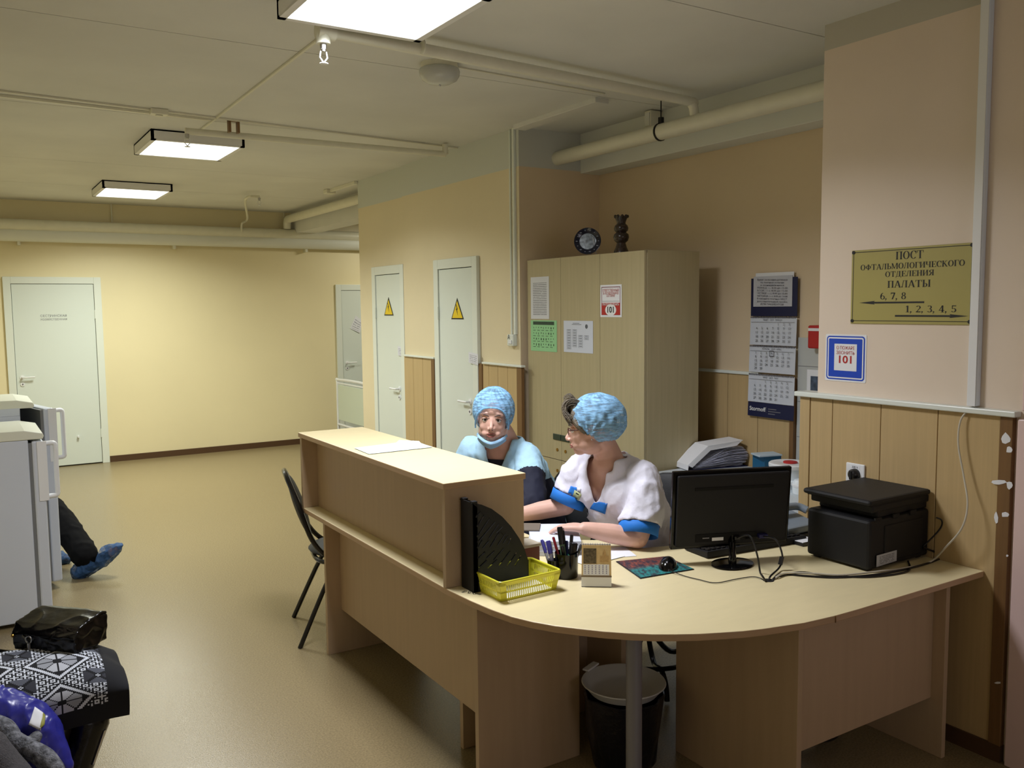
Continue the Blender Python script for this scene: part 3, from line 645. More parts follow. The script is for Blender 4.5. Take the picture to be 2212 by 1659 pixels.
# bulging folder of papers
fz = .786; fo = thing('paper_folder', 'bulging open folder of crumpled papers on the low cabinet', 'folder', (3.5, 3.45, fz))
fl = pz(1484, 1016, fz); fr_ = pz(1612, 1006, fz)
u = (fr_-fl); L_ = u.length; u.normalize(); vv = Vector((-u.y, u.x, 0)); vv = vv if vv.dot(FW) > 0 else -vv
def FP(a, b, c): return fl+u*(a*L_)+vv*b+Vector((0, 0, c))
g = MB()
for k in range(46):
    t_ = k/46; z = .006+t_*.115; mb_ = []
    n = 9; j = [random.uniform(-.012, .012) for _ in range(4)]
    row = []
    for i in range(n):
        a = .05+.95*i/(n-1)*1.0; bulge = math.sin(math.pi*min(1, (i+1)/n)); 
        a2_ = a*(1+.0*t_)-.12*(1-t_)*(0) ; zz = z*(.35+.65*min(1, a*1.6)) + .005*noise.noise(Vector((i*.9, k*.7, 3)))
        x_ = .06+a*(.86+.10*math.sin(t_*math.pi)) + (t_**1.5)*.18*(1-a)
        row.append((x_+.006*noise.noise(Vector((k, i, 0))), zz))
    f0 = random.uniform(-.012, .01)
    top = [FP(x_, f0, z_) for x_, z_ in row]; bk = [FP(x_, .12+random.uniform(-.01, .01), z_) for x_, z_ in row]
    g.add(top+bk, [[i, i+1, n+i+1, n+i] for i in range(n-1)])
o = g.build('paper_leaves', mat('crumpled_leaves', (196, 198, 216), .85, mottle=.55, mscale=3, grain=(2, 2, 110)), fo, fix=False); s = o.modifiers.new('s', 'SOLIDIFY'); s.thickness = .0012; o['kind'] = 'stuff'
cvr = MB(); 
cvr.prism([FP(0, -.015, 0), FP(1.0, -.015, 0), FP(1.0, .14, 0), FP(0, .14, 0)], (0, 0, .003))
cvr.build('folder_base', m_navyp, fo)
MB().prism([FP(-.01, -.02, .002), FP(.0, -.02, .03), FP(.33, -.02, .135), FP(.92, -.01, .155), FP(.92, -.01, .158), FP(.32, -.02, .139), FP(-.01, -.02, .034), FP(-.02, -.02, .004)], vv*.15).build('folder_cover', m_paper, fo)
MB().prism([FP(.0, -.021, .030), FP(.33, -.021, .134), FP(.90, -.011, .154), FP(.80, -.018, .128), FP(.36, -.021, .112), FP(.06, -.021, .018)], vv*.02).build('folder_flap', m_paper, fo)
# blue box and white bucket
bx = thing('blue_box', 'small blue carton box behind the white bucket on the low cabinet', 'box', (3.75, 3.1, fz))
bl = pz(1640, 1030, fz); br = pz(1678, 1028, fz)
c_ = (pz(1658, 1030, fz)); 
MB().obox(c_+Vector((.06, .06, .055)), (.055, -.012, 0), (.012, .055, 0), (0, 0, .055)).build('carton', mat('teal_carton', (20, 92, 132), .5), bx, bevel=.002)
MB().obox(c_+Vector((.045, .05, .116)), (.07, -.02, 0), (.02, .05, 0), (0, 0, .004)).build('lid_flap', mat('pale_carton', (190, 208, 220), .6), bx, bevel=.001)
bc = pz(1706, 1062, fz); bc.x += .06; bc.y += .05
bk = thing('bucket', 'white plastic medical bucket with a red-centred lid on the low cabinet', 'bucket', tuple(bc))
m_frost = mat('translucent_white_plastic', (222, 230, 234), .3)
MB().lathe([(.085, 0), (.098, .10), (.10, .105), (.104, .11), (.104, .118), (.098, .12)], bc, 36).build('bucket_body', m_frost, bk, smooth=True)
MB().lathe([(.107, .115), (.109, .12), (.109, .133), (.104, .138), (.06, .139), (.055, .136), (0, .136)], bc, 36).build('bucket_lid', m_white, bk, smooth=True)
MB().lathe([(.036, .1365), (.036, .143), (.032, .145), (0, .145)], bc, 28).build('red_cap', m_red, bk, smooth=True)
MB().lathe([(.109, .04), (.112, .045), (.112, .055), (.100, .06)], bc, 36).build('bucket_collar', m_frost, bk, smooth=True)
bb_ = pz(1725, 1060, fz); bb_.x -= .035; bb_.y -= .055
q_ = thing('white_cap_jar', 'short white jar partly hidden by the pillar in front of the bucket', 'jar', tuple(bb_))
MB().lathe([(.05, 0), (.052, .02), (.052, .05), (.04, .07), (.02, .075), (0, .075)], bb_, 28).build('jar_body', m_frost, q_, smooth=True)
MB().lathe([(.053, .035), (.055, .04), (.055, .048), (.05, .05)], bb_, 28).build('jar_ring', m_white, q_, smooth=True)
# wall pieces in the recess
wp = B('trim_9', mat('pale_grey_tiles', (188, 192, 190), .25), None, XB-.008, XB, YP1, 3.285, .80, 1.56, bevel=.002); wp['kind'] = 'structure'
for z in (1.0, 1.2, 1.4): B('tile_joint', m_pole, wp, XB-.009, XB-.008, YP1+.01, 3.28, z, z+.003)
ri = thing('extinguisher_box', 'red fire box on the recess wall peeking out behind the pillar', 'box', (XB-.05, 3.1, 1.57))
MB().box(XB-.07, XB, 2.95, 3.17, 1.505, 1.63).build('box_shell', m_red, ri, bevel=.008); B('label_strip', m_white, ri, XB-.072, XB-.07, 2.98, 3.165, 1.60, 1.615)
nt_ = quad('photo_notice', m_paper, None, [(XB-.012, 3.215, 1.09), (XB-.012, 3.02, 1.09), (XB-.012, 3.02, 1.385), (XB-.012, 3.215, 1.385)]); tag(nt_, 'white sheet with two photographs partly hidden behind the pillar edge', 'notice')
B('picture', mat('dark_photo', (70, 84, 104), .5, mottle=.6, mscale=40), nt_, XB-.0135, XB-.0128, 3.05, 3.19, 1.24, 1.35)
B('picture', mat('dark_photo', (70, 84, 104)), nt_, XB-.0135, XB-.0128, 3.05, 3.19, 1.10, 1.20)

# wall calendar
XC = XB-.022; cal = thing('wall_calendar', 'three-part hanging wall calendar on the recess wall right of the wardrobe', 'calendar', (XC, 3.47, 1.5))
zz = [px(1670, y, XC).z for y in (600, 683, 686, 746, 749, 806, 811, 871, 872, 901)]
yl, yr = px(1622, 700, XC).y, px(1722, 700, XC).y
def slab_y(name, m, z0, z1, x_off, bow=.0, par=cal, ya=yl, yb=yr, sl=.004):
    mb = MB(); n = 8; vs = []
    for j in range(n+1):
        t = j/n; z = z1+(z0-z1)*t; x = XC-x_off-bow*math.sin(t*math.pi/2)**2
        vs += [(x, ya, z), (x, yb, z)]
    mb.add(vs, [(2*j, 2*j+1, 2*j+3, 2*j+2) for j in range(n)]); o = mb.build(name, m, par); s = o.modifiers.new('s', 'SOLIDIFY'); s.thickness = .0015; return o
slab_y('header_board', m_navyp, zz[1], zz[0], 0)
slab_y('hanger_strip', m_paper, zz[0], zz[0]+.03, -.004, ya=yl-.03, yb=yr+.03)
o = slab_y('taped_note', mat('note_paper', (190, 192, 198), .8), zz[1]+.055, zz[0]+.01, .004, ya=yl-.02, yb=yr+.035)
lines = ['Время заключения договоров', 'по платным услугам', 'с понедельника', 'ПОНЕД. — 8.00 до 15.00', 'ВТОР. — с 8.00 до 15.00', 'ЧЕТВЕР — с 8.00 до 15.00', 'ПЯТНИЦА — с 8.00 до 14.00', 'В кабинете платных МЕСТ', 'дополнительный приём', 'ДЛЯ ПАЦИЕНТОВ']
for k, s in enumerate(lines): text(s, mat('note_ink', (96, 96, 104), .7), o, (XC-.0062, (yl+yr)/2+.008, zz[0]-.012-k*.0155), (0, -1, -.03), U_, .0135, fit=.22-.05*(k in (1, 2, 9)))
monthd = (('МАРТ · 2019 · MARCH', 4, 31), ('АПРЕЛЬ · 2019 · APRIL', 0, 30), ('МАЙ · 2019 · MAY', 2, 31))
m_pad = mat('calendar_paper', (206, 212, 222), .75)
for k, (ttl, st, nd) in enumerate(monthd):
    z1_, z0_ = zz[2+2*k], zz[3+2*k]; o = slab_y('month_pad', m_pad, z0_, z1_, .003+.005*k, .004)
    X = XC-.009-.005*k-.001; hgt = z1_-z0_
    text(ttl, mat('note_ink', (96, 96, 104)), o, (X+.003, (yl+yr)/2, z1_-.014), D_, U_, .014)
    MB().box(X+.001, X+.002, yr+.012, yl-.01, z1_-.027, z1_-.0255).build('rule_line', m_pole, o)
    g = MB()
    for j in range(30): yy = yl-.008-j*(yl-yr-.016)/29; g.box(X+.001, X+.006, yy-.002, yy+.002, z1_-.004, z1_+.006)
    g.build('spiral_binding', m_pole, o)
    rows = {}
    for d in range(1, nd+1): rows.setdefault((d-1+st)//7, []).append(d)
    for rw, ds in rows.items():
        for d in ds:
            cc_ = (d-1+st) % 7; yy = yl-.055-cc_*.0395; zq = z1_-.038-rw*(hgt-.062)/4.0
            text(str(d), m_ink if cc_ < 5 else mat('note_ink', (96, 96, 104)), o, (X-.0012, yy, zq), D_, U_, .0195, name='date')
    if k == 1:
        g = MB(); yy = yl-.055-3*.0395; zq = z1_-.038; frame2(g, X-.002, yy+.017, yy-.017, zq-.017, zq+.015, .003); g.build('date_marker', m_ink, o)
o = slab_y('footer_board', m_navyp, zz[9]-.005, zz[8], .014, .003)
text('Stormoff', m_white, o, (XC-.0175, yl-.075, (zz[8]+zz[9])/2), D_, U_, .034, bold=.015)
B('divider', m_pole, o, XC-.0175, XC-.017, yl-.142, yl-.141, zz[9]+.02, zz[8]-.02)
for k in range(3): text(('тел. +7 495', 'офтальмология', 'www'), m_white, o, (0, 0, 0), D_, U_, .01) if 0 else B('fine_print', m_pole, o, XC-.0175, XC-.017, yl-.155-(.06, .09, .05)[k], yl-.155, zz[8]-.034-.014*k, zz[8]-.029-.014*k)

# ============================================================ PILLAR SIGNS
m_f = m_ink
class Glyphs:                                                   # serif capitals drawn as strokes
    def __init__(s, X, yc, z, h, wide=1): s.mb = MB(); s.X = X; s.y = yc; s.z = z; s.h = h; s.w = wide
    def P(s, u, v): return (s.X, s.y-u*s.h*s.w, s.z+v*s.h)
    def poly(s, pts, x0): s.mb.prism([s.P(x0+u, v) for u, v in pts], (-.0006, 0, 0))
    def rect(s, x0, u0, u1, v0, v1): s.poly([(u0, v0), (u1, v0), (u1, v1), (u0, v1)], x0)
    def stem(s, x0, u, a=0, b=1, t=.17, ser=.07):
        s.rect(x0, u, u+t, a, b)
        for v in ((a, a+.045), (b-.045, b)): s.rect(x0, u-ser, u+t+ser, *v)
    def arc(s, x0, cu, cv, ru, rv, a0, a1, t=.17, thin=.055, n=18):
        o, i = [], []
        for k in range(n+1):
            q = math.radians(a0+(a1-a0)*k/n); c_, s_ = math.cos(q), math.sin(q)
            o.append((cu+ru*c_, cv+rv*s_)); i.append((cu+(ru-t)*c_, cv+(rv-thin)*s_))
        for k in range(n): s.poly([o[k], o[k+1], i[k+1], i[k]], x0)
    def line(s, x0, a, b, t):
        s.poly([(a[0]-t/2, a[1]), (a[0]+t/2, a[1]), (b[0]+t/2, b[1]), (b[0]-t/2, b[1])], x0)
    def ch(s, c, x):
        st, ar, ln, rc = s.stem, s.arc, s.line, s.rect
        if c == 'П': st(x, .07); st(x, .56); rc(x, 0, .80, .955, 1); return .88
        if c == 'О': ar(x, .40, .5, .40, .52, 0, 360); return .88
        if c == 'С': ar(x, .40, .5, .40, .52, 42, 318); rc(x, .64, .70, .62, .98); return .80
        if c == 'Т': st(x, .30); rc(x, 0, .77, .95, 1); rc(x, 0, .05, .72, 1); rc(x, .72, .77, .72, 1); return .85
        if c == 'Ф': st(x, .36); ar(x, .445, .5, .43, .32, 0, 360, .15); return .98
        if c == 'А': ln(x, (.08, 0), (.38, 1), .07); ln(x, (.70, 0), (.40, 1), .18); rc(x, .18, .62, .3, .35); rc(x, -.03, .2, 0, .045); rc(x, .55, .85, 0, .045); return .88
        if c == 'Л': ln(x, (.12, .03), (.26, 1), .06); st(x, .52); rc(x, .18, .76, .955, 1); ar(x, .08, .08, .08, .08, 0, 360, .08, .08, 10); return .86
        if c == 'Д': ln(x, (.14, .05), (.28, 1), .06); rc(x, .52, .69, .05, 1); rc(x, .20, .76, .955, 1); rc(x, 0, .84, 0, .05); rc(x, 0, .05, -.2, .05); rc(x, .79, .84, -.2, .05); return .92
        if c == 'Ь': st(x, .07); ar(x, .34, .27, .34, .27, -90, 90, .16); rc(x, .2, .36, .49, .54); rc(x, .2, .36, 0, .05); return .76
        if c == 'Ы': st(x, .07); ar(x, .30, .27, .30, .27, -90, 90, .15); rc(x, .2, .32, .49, .54); rc(x, .2, .32, 0, .05); st(x, .74); return 1.04
        if c == 'М': st(x, .04, t=.06); st(x, .78); ln(x, (.42, .05), (.12, 1), .14); ln(x, (.42, .05), (.80, 1), .05); return 1.08
        if c == 'Г': st(x, .07); rc(x, 0, .66, .95, 1); rc(x, .61, .66, .70, 1); return .70
        if c == 'И': st(x, .07); st(x, .60); ln(x, (.22, .12), (.62, .88), .05); return .92
        if c == 'Н': st(x, .07); st(x, .58); rc(x, .2, .6, .48, .53); return .90
        if c == 'Ч': st(x, .54); rc(x, .06, .22, .55, 1); rc(x, 0, .29, .955, 1); ar(x, .36, .60, .30, .20, 180, 275, .1); rc(x, .34, .56, .40, .45); return .86
        if c == 'Е': st(x, .07); rc(x, .2, .66, .95, 1); rc(x, .2, .68, 0, .05); rc(x, .2, .48, .48, .53); rc(x, .61, .66, .74, 1); rc(x, .63, .68, 0, .26); rc(x, .44, .49, .38, .63); return .76
        if c == 'К': st(x, .07); ln(x, (.22, .46), (.62, 1), .06); ln(x, (.70, 0), (.34, .58), .17); rc(x, .5, .76, .955, 1); rc(x, .56, .86, 0, .045); return .88
        if c == 'Я': st(x, .54); ar(x, .42, .74, .36, .26, 90, 270, .16); rc(x, .4, .56, .95, 1); rc(x, .4, .56, .48, .53); ln(x, (.12, 0), (.42, .5), .16); rc(x, 0, .22, 0, .045); return .84
        if c == ',': ar(x, .10, .07, .09, .09, 0, 360, .09, .09, 10); ln(x, (.04, -.2), (.15, .05), .05); return .34
        if c == ' ': return .34
        if c == '1': rc(x, .2, .36, 0, 1); rc(x, .06, .50, 0, .045); ln(x, (.10, .80), (.24, 1), .06); return .56
        if c == '2': ar(x, .28, .73, .27, .27, -30, 160, .14); ln(x, (.08, .05), (.44, .62), .09); rc(x, .02, .54, 0, .13); return .62
        if c == '3': ar(x, .24, .76, .26, .25, -90, 150, .14); ar(x, .24, .27, .30, .27, -150, 90, .15); return .60
        if c == '4': rc(x, .32, .48, 0, 1); ln(x, (.04, .27), (.38, 1), .06); rc(x, 0, .60, .25, .32); rc(x, .22, .58, 0, .045); return .66
        if c == '5': rc(x, .08, .52, .88, 1); rc(x, .08, .14, .5, 1); ar(x, .25, .30, .30, .30, -150, 125, .15); return .62
        if c == '6': ar(x, .30, .30, .28, .30, 0, 360, .13); ar(x, .42, .45, .40, .55, 100, 185, .15, .06); return .62
        if c == '7': rc(x, .02, .54, .86, 1); ln(x, (.20, 0), (.48, .9), .14); rc(x, .02, .06, .7, 1); return .60
        if c == '8': ar(x, .29, .76, .23, .25, 0, 360, .12); ar(x, .29, .27, .28, .28, 0, 360, .14); return .64
        return .5
    def write(s, txt, name, par, width):                        # centred text fitted to a width
        keep = s.mb; s.mb = MB(); x = 0
        for c in txt: x += s.ch(c, 0)
        s.w = width/(x*s.h); s.mb = MB(); u = -x/2
        for c in txt: u += s.ch(c, u)
        return s.mb.build(name, m_f, par, fix=False)
def sgn(x, y): q = px(x, y, W); return q.y, q.z
sg = thing('gold_sign', 'gold metal sign with black Russian lettering and two arrows on the pillar', 'sign', (W, 2.16, 1.82))
sy0, sy1, sz0, sz1 = 2.436, 1.897, 1.660, 1.973
B('sign_plate', m_gold, sg, W-.005, W, sy1, sy0, sz0, sz1, bevel=.001)
g = MB(); frame2(g, W-.0051, sy0-.008, sy1+.006, sz0+.011, sz1-.008, .0028)
for yy, zz_ in ((sy0-.009, sz0+.012), (sy0-.009, sz1-.009), (sy1+.008, sz0+.012), (sy1+.008, sz1-.009)): g.tube([(W-.0075, yy, zz_), (W-.005, yy, zz_)], .0075, 12)
g.build('sign_border', m_ink, sg)
def gl(txt, x0, x1, y0, y1, nm='lettering'):
    a_, z_t = sgn((x0+x1)/2, y0); _, z_b = sgn((x0+x1)/2, y1); yl_, _ = sgn(x0, (y0+y1)/2); yr_, _ = sgn(x1, (y0+y1)/2)
    g_ = Glyphs(W-.0052, (yl_+yr_)/2, z_b, z_t-z_b); return g_.write(txt, nm, sg, yl_-yr_)
gl('ПОСТ', 1937, 1998, 542, 559); gl('ОФТАЛЬМОЛОГИЧЕСКОГО', 1861, 2087, 566.5, 579)
gl('ОТДЕЛЕНИЯ', 1914, 2020, 584.5, 596.5); gl('ПАЛАТЫ', 1919, 2013, 605.5, 620.5)
gl('6, 7, 8', 1903, 1960, 632, 646.5); gl('1, 2, 3, 4, 5', 1957, 2069, 660, 674.5)
def arrow(x0, x1, y, head):
    a_, z_ = sgn(x0, y); b_, z2_ = sgn(x1, y); z_ = (z_+z2_)/2; s = 1 if head == 'L' else -1; tip = a_ if head == 'L' else b_; end = b_ if head == 'L' else a_; hb = tip-s*.075
    MB().prism([(W-.0052, tip, z_), (W-.0052, hb, z_+.0075), (W-.0052, hb+s*.004, z_+.0035), (W-.0052, end, z_+.0035), (W-.0052, end, z_-.0035), (W-.0052, hb+s*.004, z_-.0035), (W-.0052, hb, z_-.0075)], (-.0006, 0, 0)).build('arrow', m_ink, sg)
arrow(1858, 1998, 653.5, 'L'); arrow(1935, 2093, 682.5, 'R')
def rrect(y0, y1, z0, z1, r, X, n=5):
    pts = []
    for cy, cz, a0 in ((y0-r, z0+r, 90), (y1+r, z0+r, 180), (y1+r, z1-r, 270), (y0-r, z1-r, 0)):
        for k in range(n+1):
            q = math.radians(a0+90*k/n); pts.append((X, cy+r*math.sin(q), cz+r*(-1 if cz < (z0+z1)/2 else 1)*abs(math.cos(q)) if 0 else cz))
    return pts
def rr(X, ya, yb, za_, zb_, r, n=6):
    pts = []
    for (cy, cz, a0) in ((ya-r, zb_-r, 0), (yb+r, zb_-r, 90), (yb+r, za_+r, 180), (ya-r, za_+r, 270)):
        for k in range(n+1): q = math.radians(a0+90*k/n); pts.append((X, cy+r*math.cos(q), cz+r*math.sin(q)))
    return pts
bs = thing('fire_phone_sign', 'square blue-framed sign with red 101 on the pillar below the gold sign', 'sign', (W, 2.46, 1.5))
ba, bb2 = px(1786, 775, W).y, px(1869, 775, W).y; bz1, bz0 = px(1828, 725.5, W).z, px(1828, 821.5, W).z
MB().prism(rr(W, ba+.006, bb2-.006, bz0-.006, bz1+.006, .006), (-.002, 0, 0)).build('sign_board', m_white, bs)
MB().prism(rr(W-.0021, ba-.001, bb2+.001, bz0+.001, bz1-.001, .014), (-.0006, 0, 0)).build('blue_border', m_signblue, bs)
MB().prism(rr(W-.0028, ba-.007, bb2+.007, bz0+.007, bz1-.007, .009), (-.0006, 0, 0)).build('white_border', m_white, bs)
MB().prism(rr(W-.0035, ba-.013, bb2+.013, bz0+.013, bz1-.013, .004), (-.0006, 0, 0)).build('blue_field', m_signblue, bs)
fa, fb = px(1803.5, 775, W).y, px(1852, 775, W).y; fz1, fz0 = px(1828, 743, W).z, px(1828, 801, W).z
B('white_field', m_white, bs, W-.0048, W-.0042, fb, fa, fz0, fz1)
fy = (fa+fb)/2
text('О ПОЖАРЕ', m_red, bs, (W-.005, fy, px(1828, 752, W).z), D_, U_, .0205, fit=(fa-fb)*.80)
text('ЗВОНИТЬ', m_red, bs, (W-.005, fy, px(1828, 762.5, W).z), D_, U_, .0205, fit=(fa-fb)*.82)
text('101', m_red, bs, (W-.005, fy, px(1828, 777.5, W).z), D_, U_, .046, fit=(fa-fb)*.56, bold=.02)
# socket and plug
sk = thing('wall_socket', 'white wall socket marked 220 V with a black plug above the printer', 'socket', (W-.02, 2.39, 1.01))
sa, sb = px(1830, 1020, W-.022).y, px(1870, 1020, W-.022).y; s1 = px(1850, 1001, W-.022).z; s0 = s1-.105
B('socket_plate', m_white, sk, W-.032, W-.0225, sb, sa, s0, s1, bevel=.004)
B('socket_label', m_paper, sk, W-.0328, W-.032, sb+.022, sa-.022, s1-.022, s1-.009)
text('220 V', m_ink, sk, (W-.0332, (sa+sb)/2, s1-.0155), D_, U_, .013)
q = px(1845, 1025, W-.04); MB().lathe([(.025, 0), (.024, -.02), (.016, -.03), (.010, -.032), (0, -.032)], (W-.032, q.y, q.z), 24, 'X').build('black_plug', m_blk, sk, smooth=True)
MB().box(W-.068, W-.05, q.y-.007, q.y+.007, q.z-.02, q.z+.02).build('plug_grip', m_blk, sk, bevel=.003)

# ============================================================ CHAIRS
def chair(label, x, y, rz, group=None):                          # black fabric chair with a looped tube back, facing local +Y
    t = thing('visitor_chair', label, 'chair', (x, y, 0), rz, group)
    def T(m): return m
    b = MB(); b.ball((0, .02, .455), (.225, .215, .032), 28, 10); se = b.build('seat', m_chairf, t, smooth=True, local=True)
    MB().tube([(-.20, -.13, .43), (-.225, .05, .43), (-.19, .19, .43), (0, .235, .43), (.19, .19, .43), (.225, .05, .43), (.20, -.13, .43), (0, -.17, .43)], .012, 8, True, 5).build('seat_frame', m_chairm, t, smooth=True, local=True)
    MB().tube([(-.165, .02, .425), (-.20, -.10, .45), (-.215, -.19, .56), (-.20, -.25, .74), (-.12, -.295, .86), (0, -.305, .885), (.12, -.295, .86), (.20, -.25, .74), (.215, -.19, .56), (.20, -.10, .45), (.165, .02, .425)], .0135, 8, False, 6).build('back_frame', m_chairm, t, smooth=True, local=True)
    M = Matrix.Rotation(math.radians(-17), 3, 'X')
    MB().ball((0, -.235, .70), (.185, .028, .17), 24, 12, Matrix.Rotation(math.radians(17), 3, 'X')).build('backrest', m_chairf, t, smooth=True, local=True)
    for sx in (-1, 1):
        MB().tube([(sx*.19, -.02, .43), (sx*.205, -.10, .36), (sx*.24, -.27, .0)], .0125, 8, False, 4).build('leg', m_chairm, t, smooth=True, local=True)
        MB().tube([(sx*.19, .06, .43), (sx*.205, .12, .36), (sx*.23, .24, .0)], .0125, 8, False, 4).build('leg', m_chairm, t, smooth=True, local=True)
    return t
fx = Vector((.968, -.25, 0)); mid = Vector((1.46, 4.54, 0)) + fx*.27
chair('black chair with a looped tube back at the far end of the desk', mid.x, mid.y, math.radians(-104.5))
chair('black chair with a looped tube back behind the nurse in light blue', 2.50, 3.72, math.radians(95))
# swivel chair with a ringed base
sx_, sy_ = 2.66, 3.06
t = thing('swivel_chair', 'black swivel chair with a foot ring behind the nurse in white', 'chair', (sx_, sy_, 0), math.radians(112))
MB().ball((0, 0, .46), (.23, .22, .04), 28, 10).build('seat', m_chairf, t, smooth=True, local=True)
MB().ball((0, -.235, .735), (.205, .035, .20), 28, 14, Matrix.Rotation(math.radians(8), 3, 'X')).build('backrest', m_chairf, t, smooth=True, local=True)
MB().tube([(0, -.05, .43), (0, -.22, .44), (0, -.25, .60), (0, -.262, .75)], .02, 8, False, 4, ).build('back_bracket', m_chairm, t, smooth=True, local=True)
MB().tube([(0, 0, .25), (0, 0, .44)], .036, 16).build('column', m_chairm, t, smooth=True, local=True)
for k in range(4):
    q = math.radians(45+90*k); c_, s_ = math.cos(q), math.sin(q)
    MB().tube([(c_*.02, s_*.02, .27), (c_*.04, s_*.04, .20), (c_*.12, s_*.12, .11), (c_*.22, s_*.22, .12), (c_*.28, s_*.28, .08), (c_*.30, s_*.30, .012)], .0125, 8, False, 5).build('leg', m_chairm, t, smooth=True, local=True)
MB().tube([(.245*math.cos(q), .245*math.sin(q), .135) for q in [2*math.pi*k/32 for k in range(32)]], .011, 8, True).build('foot_ring', m_chairm, t, smooth=True, local=True)

# ============================================================ DESK ITEMS
Z = DT
# magazine holder
hb = thing('magazine_holder', 'black slotted magazine holder standing against the counter end', 'file holder', (1.66, 2.72, Z))
XH0 = 1.512; YH = 2.672; YH2 = 2.760
prof = [(1018, 1087), (1040, 1090), (1062, 1099), (1085, 1116), (1105, 1138), (1122, 1163), (1133, 1185), (1141, 1210)]
pts = [py(x, y, YH) for x, y in prof]; zt_ = pts[0].z; xe = pts[-1].x
poly = [Vector((XH0, YH, Z+.001))] + [Vector((XH0, YH, zt_))] + pts + [Vector((xe+.002, YH, Z+.001))]
pm = MB(); pm.prism(poly, (0, .003, 0)); side = pm.build('side_panel', m_blkm, None)
cut_ = MB()
rows = [(1028, 1118, 1036, 1106), (1030, 1138, 1046, 1112), (1030, 1160, 1058, 1118), (1031, 1172, 1070, 1126), (1056, 1162, 1078, 1130), (1072, 1150, 1086, 1137),
        (1031, 1184, 1042, 1166), (1042, 1184, 1056, 1168), (1058, 1182, 1078, 1150), (1074, 1178, 1092, 1152), (1086, 1174, 1098, 1156), (1096, 1176, 1104, 1163),
        (1032, 1206, 1048, 1192), (1050, 1206, 1068, 1190), (1066, 1210, 1088, 1184), (1034, 1226, 1052, 1210), (1054, 1228, 1074, 1208), (1078, 1222, 1102, 1190), (1096, 1222, 1116, 1194), (1112, 1222, 1126, 1200)]
for x0, y0, x1, y1 in rows:
    A = py(x0, y0, YH); Bp = py(x1, y1, YH); d = (Bp-A).normalized(); n_ = Vector((-d.z, 0, d.x))*.0028
    cut_.prism([A+n_-Vector((0, .01, 0)), A-n_-Vector((0, .01, 0)), Bp-n_-Vector((0, .01, 0)), Bp+n_-Vector((0, .01, 0))], (0, .03, 0))
co = cut_.build('tmp', m_blkm, None); bo = side.modifiers.new('b', 'BOOLEAN'); bo.operation = 'DIFFERENCE'; bo.object = co; bo.solver = 'EXACT'
me = bpy.data.meshes.new_from_object(side.evaluated_get(bpy.context.evaluated_depsgraph_get())); bpy.data.objects.remove(side); bpy.data.objects.remove(co)
link_mesh('side_panel', me.copy(), m_blkm, hb, False)
for v in me.vertices: v.co.y += YH2-YH-.003
link_mesh('side_panel', me, m_blkm, hb, False)
MB().box(XH0, XH0+.003, YH, YH2, Z, zt_).box(XH0, XH0+.02, YH, YH+.02, Z, zt_+.004).box(XH0, XH0+.02, YH2-.02, YH2, Z, zt_+.004).build('spine_panel', m_blkm, hb, bevel=.001)
MB().box(XH0, xe, YH, YH2, Z, Z+.003).box(xe-.001, xe+.002, YH, YH2, Z, pts[-1].z).build('base_tray', m_blkm, hb)
# yellow basket
kb = thing('yellow_basket', 'yellow perforated plastic basket with white paper in it', 'basket', (1.665, 2.60, Z), math.radians(0))
cF, cL, cR = pz(1083, 1300, Z), pz(1042, 1271, Z), pz(1200, 1273, Z)
ex = (cR-cF).normalized(); ey = Vector((-ex.y, ex.x, 0)); Lx = (cR-cF).length; Ly = (cL-cF).length
hB = .072; fl_ = .014
def KP(a, b, h):                                               # a,b in 0..1 of the base, flaring with height
    k = fl_*h/hB; return cF+ex*(a*Lx+(2*a-1)*k)+ey*(b*Ly+(2*b-1)*k)+Vector((0, 0, h))
def kside(p0, p1, n, nm):
    g = MB(); out_ = ((KP(*p1, 0)-KP(*p0, 0)).cross(Vector((0, 0, 1)))).normalized()*.0013
    def bar(t0, t1, h0, h1):
        def Q(t, h): a = p0[0]+(p1[0]-p0[0])*t; b = p0[1]+(p1[1]-p0[1])*t; return KP(a, b, h)
        g.prism([Q(t0, h0), Q(t1, h0), Q(t1, h1), Q(t0, h1)], out_)
    bar(0, 1, 0, .009); bar(0, 1, .030, .037); bar(0, 1, .058, hB); bar(0, .10 if n > 15 else .12, 0, hB); bar(.90 if n > 15 else .88, 1, 0, hB)
    for k in range(n):
        t = .11+.78*(k+.5)/n; wdt = .78/n*.26; bar(t-wdt, t+wdt, .009, .030); bar(t-wdt, t+wdt, .037, .058)
    g.build(nm, m_yellow, kb, fix=False)
kside((0, 0), (1, 0), 24, 'long_side'); kside((1, 1), (0, 1), 24, 'long_side'); kside((0, 1), (0, 0), 15, 'short_side'); kside((1, 0), (1, 1), 15, 'short_side')
def ring(h, k=0):
    r_ = []
    for (a, b) in ((0, 0), (1, 0), (1, 1), (0, 1)):
        for j in range(5):
            q = math.radians({(0, 0): 180, (1, 0): 270, (1, 1): 0, (0, 1): 90}[(a, b)]+j*22.5); rr_ = .014
            cc_ = KP(a, b, h)+ex*(rr_*(1 if a == 0 else -1))+ey*(rr_*(1 if b == 0 else -1)); r_.append(cc_+ex*math.cos(q)*rr_+ey*math.sin(q)*rr_)
    return r_
MB().tube(ring(hB), .0042, 8, True).build('basket_rim', m_yellow, kb, smooth=True)
MB().prism([KP(0, 0, .001), KP(1, 0, .001), KP(1, 1, .001), KP(0, 1, .001)], (0, 0, .0015)).build('basket_floor', m_yellow, kb)
o = quad('paper_sheet', m_paper, None, [KP(.05, .06, .004), KP(.95, .06, .004), KP(.94, .95, .012), KP(.05, .95, .007)]); tag(o, 'white paper lying in the bottom of the yellow basket', 'paper')
